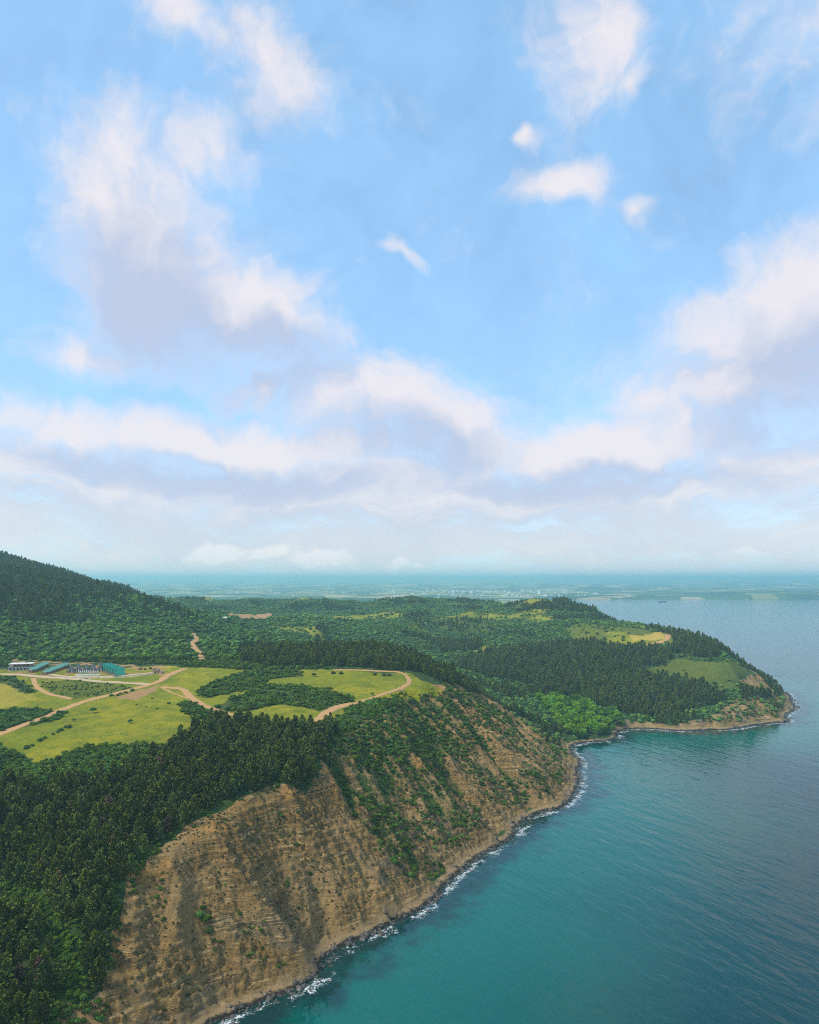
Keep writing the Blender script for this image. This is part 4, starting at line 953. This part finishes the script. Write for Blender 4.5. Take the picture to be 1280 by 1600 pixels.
for gs, lab in (((0, 1, 8), 'lower leafy scrub under and between the larger shrubs by the pine wood'), ((2, 5), 'low scrub of the thickets and hedges between the meadows'), ((3, 4, 7), 'small scrub spread over the cliff faces'), ((6,), 'low scrub behind the resort')):
    q = ~one & np.isin(SG, gs)
    stuff('scrub', lab, 'scrub', COL_SHRUB, SX[q], SY[q], SS[q], SI[q], .25)
# tufts and dry weeds on the rock
tx, ty = jgrid(-150, 260, 236, 770, 1.7)
q = (GN_.samp(GN_.rock, tx, ty) > .35) & (DC(tx, ty) > 10); tx, ty = tx[q], ty[q]; tz = H(tx, ty)
q = inview(tx, ty, tz, 20) & (RNG.random(len(tx)) < np.clip(.45 + 1.2 * fbm(tx / 20, ty / 20, 3, 15), .05, .95)); tx, ty = tx[q], ty[q]
stuff('dry_tufts', 'dry weeds and grass tufts dotted over the cliff', 'weeds', COL_TUFT, tx, ty, RNG.uniform(.2, .85, len(tx)) ** 1.2, sink=.1)

# ---- broadleaf trees of the valley by the bay and the belt behind the resort, each a tree
M_BARK2 = plain('grey_bark', (0.13, 0.11, 0.09), 0.9, 0.35, 4.0)
tv, tf = tube_mesh([(0, 0, -0.3), (0, 0, .4), (.05, .03, 1.0)], [.10, .075, .03], 6); TRUNK = pmesh('trunk', tv, tf, M_BARK2)
def leaf_tree(x, y, s, label, group, mi, hgt=1.0):
    e = empty('leafy_tree', (x, y, float(H(x, y)[0]) - .2), random.random() * 6.28); e.scale = (s, s, s * hgt); tag(e, label, 'tree', group)
    c = link(bpy.data.objects.new('crown', mi), e); c.location = (0, 0, .42); link(bpy.data.objects.new('trunk', TRUNK), e)
x, y = scatter('bright', 10.0, .7)
for a, b in zip(x, y):
    sz = random.uniform(4.2, 7.4); dc_ = float(DC(a, b)[0]); dp = np.hypot(FAR_PX - a, FAR_PY - b).min()
    leaf_tree(a, b, sz, ('small' if sz < 5.2 else 'large' if sz > 6.4 else 'mid-sized') + ' bright green leafy tree ' + ('just behind the pebble beach of the bay' if dc_ < 28 else 'touching the dark pine wood of the headland' if dp < 14 else 'in the middle of the valley mouth'), 'leafy trees by the bay', random.choice(BRIGHTS), 1.1)
for u in range(64, 372, 9):
    v = 1033 - (3 if u > 300 else 0); p = hit(u + random.uniform(-3, 3), v + random.uniform(-3.0, 1.0), 760)
    leaf_tree(p[0], p[1], random.uniform(2.8, 4.6), 'leafy green tree in the belt between resort and mountain', 'leafy trees behind the resort', random.choice(BRIGHTS + SHRUBS), 1.05)
for (u, v, r0, lab) in [(145, 1114, 3.0, 'round dark tree at the top end of the hedge beside the big meadow'), (203, 1131, 2.2, 'lone round bush in the middle of the big yellow-green meadow'),
                        (116, 1128, 1.9, 'small bush just below the round hedge tree'), (491, 1058, 2.6, 'round dark tree alone on the upper meadow'),
                        (518, 1080, 2.6, 'dark bush at the tail of the long meadow thicket'), (582, 1088, 2.3, 'single bush beside the thin upper track'), (310, 1090, 2.0, 'small bush beside the curving dirt track')]:
    p = hit(u, v); leaf_tree(p[0], p[1], r0 * .8, lab, None, random.choice(DARKS), 1.15)
def lone(px, label, group, lo, hi, meshes):
    for u, v in px:
        p = hit(u + random.uniform(-2, 2), v); o = bpy.data.objects.new('shrub', random.choice(meshes)); link(o); s = random.uniform(lo, hi)
        o.location = (p[0], p[1], float(H(p[0], p[1])[0]) - .2 * s); o.scale = (s, s, s * 1.1); o.rotation_euler = (0, 0, random.random() * 6); tag(o, label, 'shrub', group)
lone([(84, 1148), (90, 1145), (96, 1142), (104, 1138), (108, 1137), (62, 1158), (70, 1154), (50, 1166), (40, 1170)], 'dark bush in the broken hedge along the big meadow', 'bushes of the broken hedge', 1.3, 2.4, DARKS)
lone([(520, 1053), (533, 1053), (586, 1055), (598, 1056), (607, 1056)], 'dark bush along the upper edge of the upper meadow', 'bushes at the meadow edge', 1.8, 2.8, DARKS)
lone([(175, 1088), (182, 1087), (190, 1085), (196, 1083), (206, 1080)], 'bush along the wide track beside the bare soil patch', 'bushes by the soil patch', 1.2, 2.2, DARKS)
lone([(215, 1102), (230, 1105), (246, 1108), (238, 1092), (262, 1100)], 'little bush on the meadow below the bare soil patch', 'little meadow bushes', .7, 1.4, DARKS)
lone([(620, 1086), (627, 1085), (634, 1086), (655, 1088), (668, 1090), (676, 1086)], 'bush on the dry meadow at the cliff top', 'bushes at the cliff top', 1.0, 1.8, SHRUBS)
lone([(215, 1047), (222, 1046), (228, 1047), (236, 1046)], 'green bush beside the stone gatehouse', 'gatehouse bushes', 1.2, 2.0, SHRUBS)

# ------------------------------------------------------------------ boulders along the water line
def build_rocks():
    g = np.random.default_rng(5); V = []; F = []
    ico = bmesh.new(); bmesh.ops.create_icosphere(ico, subdivisions=1, radius=1.0); iv = np.array([v.co[:] for v in ico.verts]); jf = np.array([[v.index for v in f.verts] for f in ico.faces]); ico.free()
    n0 = 0
    for i in range(len(pre) * 1 + 4, len(CO) - 1):
        a, b = CO[i], CO[i + 1]; L = np.linalg.norm(b - a)
        if L > 60 or a[1] > 1100: continue
        d = (b - a) / max(L, 1e-6); nrm = np.array([d[1], -d[0]])
        for k in range(int(L * (3.2 if a[1] < 780 else .9))):
            t = g.random(); off = g.normal(0.3, 2.3); s = g.lognormal(-.75, .6) * (1.0 if a[1] < 780 else 1.7); s = min(s, 2.0)
            p = a + d * L * t + nrm * off
            zz = max(float(H(p[0], p[1])[0]), -.25)
            V.append(iv * (1 + .28 * g.normal(size=iv.shape)) * s * np.array([1, 1, .7]) + np.array([p[0], p[1], zz + .1 * s])); F.append(jf + n0); n0 += len(iv)
    m = plain('wet_rock', (0.060, 0.052, 0.042), .55, .5, 1.2, .5)
    o = raw_mesh('shore_rocks', np.concatenate(V), np.concatenate(F), m, smooth=False); tag(o, 'dark wet boulders and shingle along the water line', 'rocks', kind='stuff')
build_rocks()
#@@VEG1
# ------------------------------------------------------------------ resort at the foot of the mountain
M_WALL = plain('grey_render', (0.42, 0.41, 0.40), .8, .12, 1.5); M_WHITE = plain('white_paint', (0.62, 0.61, 0.58), .6, .06, 2.0)
M_WOOD = plain('weathered_boards', (0.20, 0.135, 0.085), .8, .3, 3.0); M_SLATE = plain('grey_roof', (0.21, 0.20, 0.22), .6, .2, 2.0)
M_TEAL = plain('teal_roof', (0.030, 0.300, 0.225), .5, .18, 2.0); M_GREEN = plain('green_roof', (0.110, 0.300, 0.235), .55, .18, 2.0)
M_GLASS = plain('dark_glass', (0.020, 0.026, 0.032), .12, .2, 1.0, .6); M_STONE = plain('rubble_stone', (0.300, 0.205, 0.160), .9, .35, 2.2)
M_STEEL = plain('grey_steel', (0.35, 0.36, 0.37), .4, .1, 2.0, .5, .6)
def at(u, v, d=800):
    p = hit(u, v, d); return float(p[0]), float(p[1]), float(H(p[0], p[1])[0])
def a_frame(u, v, rz, w, d, h, roof, label, group):
    x, y, z = at(u, v); e = empty('a_frame_cabin', (x, y, z - .1), rz); tag(e, label, 'cabin', group)
    box('deck', -w * .62, w * .62, -d * .5 - 1.6, d * .5, -.6, .25, M_WOOD, e)
    for s in (-1, 1):
        q = [(s * w * .55, -d * .5 - .5, .1), (s * w * .55, d * .5 + .3, .1), (0, d * .5 + .3, h), (0, -d * .5 - .5, h)]
        slab('roof', q if s < 0 else q[::-1], -.16, roof, e)
    for yy in (-d * .5, d * .5 - .15):
        V = [(-w * .47, yy, .25), (w * .47, yy, .25), (0, yy, h * .93), (-w * .47, yy + .15, .25), (w * .47, yy + .15, .25), (0, yy + .15, h * .93)]
        part('gable_wall', V, [(0, 1, 2), (5, 4, 3), (0, 3, 4, 1), (1, 4, 5, 2), (2, 5, 3, 0)], M_WALL if roof is M_SLATE else M_WOOD, e)
    f = box('door', -.5, .5, -d * .5 - .07, -d * .5 - .004, .27, 2.25, M_GLASS, e); box('handle', .3, .38, -d * .5 - .13, -d * .5 - .075, 1.1, 1.3, M_STEEL, f)
    wv = box('window', -.55, .55, -d * .5 - .06, -d * .5 - .004, 2.6, 3.5, M_GLASS, e); box('frame', -.62, .62, -d * .5 - .09, -d * .5 - .062, 2.5, 2.6, M_WHITE, wv)
    return e
for k, (u, v) in enumerate([(111, 1050.5), (122.5, 1050), (134, 1049.5), (145, 1049), (156.5, 1048)]):
    a_frame(u, v, R(12), 4.6, 6.0, 6.0 + .15 * k, M_SLATE, 'grey A-frame cabin with gable facing the lawn, ' + ['beside the green-roofed rows', 'second from the green-roofed rows', 'middle one of five', 'second from the teal cabins', 'beside the teal cabins'][k], 'grey A-frame cabins')
for k in range(6):
    t = k / 5; a_frame(167 + 20 * t, 1048 + 7.5 * t, R(-52), 5.4, 6.6, 6.6, M_TEAL, 'teal-roofed A-frame cabin, ' + ['end of the row by the grey cabins', 'second from the grey cabins', 'third from the grey cabins', 'third from the drive', 'second from the drive', 'end of the row by the drive'][k], 'teal A-frame cabins')
def hut_row(px0, px1, n, which, w):
    for k in range(n):
        t = k / (n - 1); u = px0[0] + (px1[0] - px0[0]) * t; v = px0[1] + (px1[1] - px0[1]) * t
        x, y, z = at(u, v); e = empty('green_roofed_hut', (x, y, z - .1), R(-24))
        o = ['first', 'second', 'third', 'fourth', 'fifth', 'sixth', 'seventh', 'eighth'][k]
        tag(e, '%s hut counted from the lane in the green-roofed row %s' % (o, which), 'hut', 'green-roofed huts')
        box('wall', -w * .5, w * .5, -2.4, 2.4, -.6, 2.4, M_WOOD, e)
        for s in (-1, 1):
            q = [(s * (w * .5 + .3), -2.9, 2.3), (s * (w * .5 + .3), 2.9, 2.3), (0, 2.9, 3.9), (0, -2.9, 3.9)]; slab('roof', q if s < 0 else q[::-1], -.14, M_GREEN, e)
        V = [(-w * .5, -2.4, 2.4), (w * .5, -2.4, 2.4), (0, -2.4, 3.75), (-w * .5, 2.4, 2.4), (w * .5, 2.4, 2.4), (0, 2.4, 3.75)]
        part('gable_wall', V, [(0, 1, 2), (5, 4, 3), (0, 2, 5, 3), (2, 1, 4, 5)], M_WALL, e)
        box('door', -.45, .45, -2.47, -2.404, -.3, 1.8, M_GLASS, e); box('window', w * .2, w * .4, -2.46, -2.404, .6, 1.5, M_GLASS, e)
hut_row((50, 1050.5), (69, 1041.5), 6, 'next to the main building', 5.0); hut_row((72, 1054), (101, 1042.5), 8, 'next to the grey A-frame cabins', 5.0)
def main_building():
    x, y, z = at(33, 1047); e = empty('main_building', (x, y, z), R(16)); tag(e, 'long low grey main building with flat pale overhanging roof', 'building')
    box('wall', -9, 9, -4.5, 4.5, -1.0, 3.0, M_WALL, e); box('upper_wall', -6, 8.4, -3.6, 4.2, 3.0, 5.6, M_STONE, e)
    r = box('roof', -9.2, 9.6, -5.6, 5.2, 5.6, 5.95, M_WHITE, e); box('chimney', 3.0, 3.8, .5, 1.3, 5.95, 7.6, M_STONE, r)
    box('terrace_roof', -9.6, -6.002, -5.4, 4.9, 3.0, 3.25, M_SLATE, e)
    for k in range(6):
        w = box('window', -8.2 + k * 2.8, -6.6 + k * 2.8, -4.56, -4.504, .6, 2.3, M_GLASS, e); box('frame', -8.3 + k * 2.8, -6.5 + k * 2.8, -4.6, -4.564, 2.3, 2.42, M_WHITE, w)
    for k in range(4): box('window', -5.2 + k * 3.3, -3.0 + k * 3.3, -3.66, -3.604, 3.6, 5.2, M_GLASS, e)
    box('door', 8.2, 8.95, -4.57, -4.504, -.6, 2.0, M_WOOD, e)
main_building()
def dome_tent():
    x, y, z = at(20, 1047); V = []; F = []
    for i in range(5):
        ph = math.pi / 2 * i / 5
        for j in range(12): a = 6.2832 * j / 12; V.append((2.6 * math.cos(ph) * math.cos(a), 2.6 * math.cos(ph) * math.sin(a), 2.7 * math.sin(ph)))
    for i in range(4):
        for j in range(12): F.append((i * 12 + j, i * 12 + (j + 1) % 12, (i + 1) * 12 + (j + 1) % 12, (i + 1) * 12 + j))
    F.append(tuple(48 + j for j in range(12)))
    e = empty('dome_tent', (x, y, z), 0); tag(e, 'small white dome tent beside the main building', 'tent'); part('shell', V, F, M_WHITE, e); box('door', -.6, .6, -2.75, -2.5, 0, 1.6, M_GLASS, e)
dome_tent()
def gatehouse():
    x, y, z = at(246, 1052); e = empty('stone_gatehouse', (x, y, z), R(-8)); tag(e, 'small reddish stone gatehouse at the end of the drive', 'gatehouse')
    box('wall', -3.4, 1.4, -2, 2, -.6, 3.1, M_STONE, e); box('side_wall', 1.402, 5.0, -1.5, 1.5, -.6, 1.7, M_STONE, e)
    for s in (-1, 1):
        q = [(-1 + s * 2.8, -2.4, 2.95), (-1 + s * 2.8, 2.4, 2.95), (-1, 2.4, 4.5), (-1, -2.4, 4.5)]; slab('roof', q if s < 0 else q[::-1], -.14, M_STONE, e)
    part('gable_wall', [(-3.4, -2, 3.1), (1.4, -2, 3.1), (-1, -2, 4.35), (-3.4, 2, 3.1), (1.4, 2, 3.1), (-1, 2, 4.35)], [(0, 1, 2), (5, 4, 3), (0, 2, 5, 3), (2, 1, 4, 5)], M_STONE, e)
    box('door', -1.6, -.4, -2.07, -2.004, -.4, 2.1, M_GLASS, e); box('window', .1, 1.0, -2.06, -2.004, .9, 2.0, M_GLASS, e)
    x, y, z = at(237.5, 1052); p = empty('lamp_post', (x, y, z)); tag(p, 'tall grey lamp post beside the stone gatehouse', 'lamp post')
    v, f = tube_mesh([(0, 0, -.4), (0, 0, 4), (0, 0, 7.2)], [.16, .12, .09], 8); part('pole', v, f, M_STEEL, p); box('lamp_head', -.2, 1.2, -.18, .18, 7.1, 7.28, M_STEEL, p)
gatehouse()
def pool():
    x, y, z = at(138, 1054.5); e = empty('swimming_pool', (x, y, z + .12), R(4)); tag(e, 'pale rectangular pool in the lawn before the cabins', 'pool')
    mw = plain('pool_water', (0.16, 0.42, 0.48), .08, .1, .8, .5)
    for a in [(-10, 10, -3.2, -2.2), (-10, 10, 2.2, 3.2), (-10, -8.8, -2.2, 2.2), (8.8, 10, -2.2, 2.2)]: box('coping', a[0], a[1], a[2], a[3], -.5, .12, M_WHITE, e)
    box('water', -8.8, 8.8, -2.2, 2.2, -.5, .02, mw, e)
    for k in range(11):
        u = 123 + k * 3.0; x, y, z = at(u, 1052.2); q = empty('sun_parasol', (x, y, z)); tag(q, 'closed white parasol with lounger in the row behind the pool', 'parasol', 'parasols behind the pool')
        v, f = tube_mesh([(0, 0, 0), (0, 0, 2.4)], [.05, .05], 6); part('pole', v, f, M_STEEL, q)
        v, f = tube_mesh([(0, 0, .9), (0, 0, 2.0), (0, 0, 2.6)], [.42, .30, .04], 8); part('canopy', v, f, M_WHITE, q); box('lounger_seat', .5, 1.2, -1.0, 1.0, .25, .45, M_WHITE, q)
pool()
def low_wall(px, label):
    pts = [at(u, v) for u, v in px]; e = empty('low_wall', pts[0]); tag(e, label, 'wall')
    for i in range(len(pts) - 1):
        a = np.array(pts[i]); b = np.array(pts[i + 1]); L = np.hypot(*(b - a)[:2]); m = max(1, int(L / 3.0)); rz = math.atan2(b[1] - a[1], b[0] - a[0])
        for k in range(m):
            c = a + (b - a) * (k + .5) / m; o = box('wall_block', -L / m / 2 + .06, L / m / 2 - .06, -.25, .25, -.6, .55 + .12 * random.random(), M_WHITE if random.random() < .7 else M_WALL, e)
            o.location = (c[0] - pts[0][0], c[1] - pts[0][1], float(H(c[0], c[1])[0]) - pts[0][2]); o.rotation_euler = (0, 0, rz)
low_wall([(96, 1059.5), (130, 1060.5), (175, 1059.5), (215, 1057), (240, 1054)], 'low pale block wall along the resort drive')
def small_house(u, v, d, s, roofm, label, rz=.3):
    x, y, z = at(u, v, d); e = empty('house', (x, y, z), rz); tag(e, label, 'house')
    box('wall', -4 * s, 4 * s, -3 * s, 3 * s, -1, 3.2 * s, M_WHITE, e)
    for q in (-1, 1):
        k = [(-4.5 * s, q * 3.5 * s, 3.1 * s), (4.5 * s, q * 3.5 * s, 3.1 * s), (4.5 * s, 0, 5.2 * s), (-4.5 * s, 0, 5.2 * s)]; slab('roof', k if q > 0 else k[::-1], -.2, roofm, e)
    box('door', -.6, .6, -3 * s - .06, -3 * s - .004, 0, 2.1, M_WOOD, e); box('window', 1.4 * s, 2.6 * s, -3 * s - .06, -3 * s - .004, 1.0, 2.2, M_GLASS, e)
M_TILE = plain('clay_tiles', (0.34, 0.13, 0.075), .8, .2, 2.0)
small_house(351, 968, 2200, .75, M_WHITE, 'small white house alone on the wooded ridge')
# ------------------------------------------------------------------ ship far out on the sea
def ship():
    x, y, _ = P(1035, 940.5, 0); e = empty('cargo_ship', (x, y, 0), R(2)); tag(e, 'small dark cargo ship far out on the calm sea', 'ship')
    mh = plain('ship_hull', (0.025, 0.027, 0.032), .5, .1, .1); md = plain('ship_deck', (0.12, 0.06, 0.05), .7, .2, .2)
    prof = [(-34, 4.2), (-30, 5.4), (20, 5.4), (28, 3.8), (35, .35)]
    V = []; F = []
    for (a, w) in prof:
        top = 4.2 + (2.0 if a > 24 else 0) + (1.0 if a < -25 else 0); V += [(a, -w, top), (a - (2 if a > 30 else 0), -w * .8, -1.5), (a - (2 if a > 30 else 0), w * .8, -1.5), (a, w, top)]
    for i in range(4):
        for j in range(4): F.append((i * 4 + j, i * 4 + (j + 1) % 4, (i + 1) * 4 + (j + 1) % 4, (i + 1) * 4 + j))
    F += [(3, 2, 1, 0), (16, 17, 18, 19)]
    part('hull', V, F, mh, e); b = box('bridge', -31, -23, -4.4, 4.4, 4.6, 12, M_WHITE, e); box('funnel', -29.5, -27.5, -1, 1, 12, 15, mh, b)
    for k in range(3): box('hatch', -18 + k * 13, -8 + k * 13, -4, 4, 4.25, 5.6, md, e)
    v, f = tube_mesh([(26, 0, 5.5), (26, 0, 12)], [.4, .25], 6); part('mast', v, f, mh, e)
ship()
# ------------------------------------------------------------------ the far town: pale blocks too small to tell apart
def town():
    g = np.random.default_rng(21); V = []; F = []; n0 = 0; bv = np.array(boxv(-.5, .5, -.5, .5, -.3, 1.0)); bf = np.array(BOXF)
    for k in range(520):
        if k < 340: u = g.normal(760, 75); d = g.uniform(6300, 9500)
        else: u = g.uniform(200, 700); d = g.uniform(5500, 12000)
        x = (u - CX) / FPX * d; y = d; z = float(H(x, y)[0])
        if z < 2: continue
        s = np.array([g.uniform(9, 26), g.uniform(9, 20), g.uniform(5, 12)]) * (1.0 if g.random() < .93 else 2.2); a = g.random() * 3; c, q = math.cos(a), math.sin(a)
        b = bv * s; V.append(np.c_[b[:, 0] * c - b[:, 1] * q + x, b[:, 0] * q + b[:, 1] * c + y, b[:, 2] + z]); F.append(bf + n0); n0 += 8
    o = raw_mesh('far_town', np.concatenate(V), np.concatenate(F), M_WHITE, smooth=False); tag(o, 'pale houses of the distant coastal town on the plain', 'town', kind='stuff')
town()
#@@BLD1
# ------------------------------------------------------------------ haze
def build_haze():
    bm = bmesh.new(); bmesh.ops.create_cube(bm, size=1.0)
    top, bot, L = 262.0, -6.5, 42000.0
    for v in bm.verts: v.co = (v.co.x * 2 * L, v.co.y * 2 * L, top if v.co.z > 0 else bot)
    me = bpy.data.meshes.new('haze'); bm.to_mesh(me); bm.free()
    m = bpy.data.materials.new('haze_air'); m.use_nodes = True; t = NT(m.node_tree); t.n.clear()
    pv = t.new('ShaderNodeVolumePrincipled'); pv.inputs['Color'].default_value = (0.52, 0.93, 1.0, 1); pv.inputs['Density'].default_value = 0.00014
    pv.inputs['Anisotropy'].default_value = 0.5
    o_ = t.new('ShaderNodeOutputMaterial'); t.l.new(pv.outputs[0], o_.inputs['Volume'])
    me.materials.append(m); o = bpy.data.objects.new('haze', me); SC.collection.objects.link(o)
    o['kind'] = 'stuff'; o['label'] = 'pale blue sea haze lying over the far land'; o['category'] = 'haze'
build_haze()
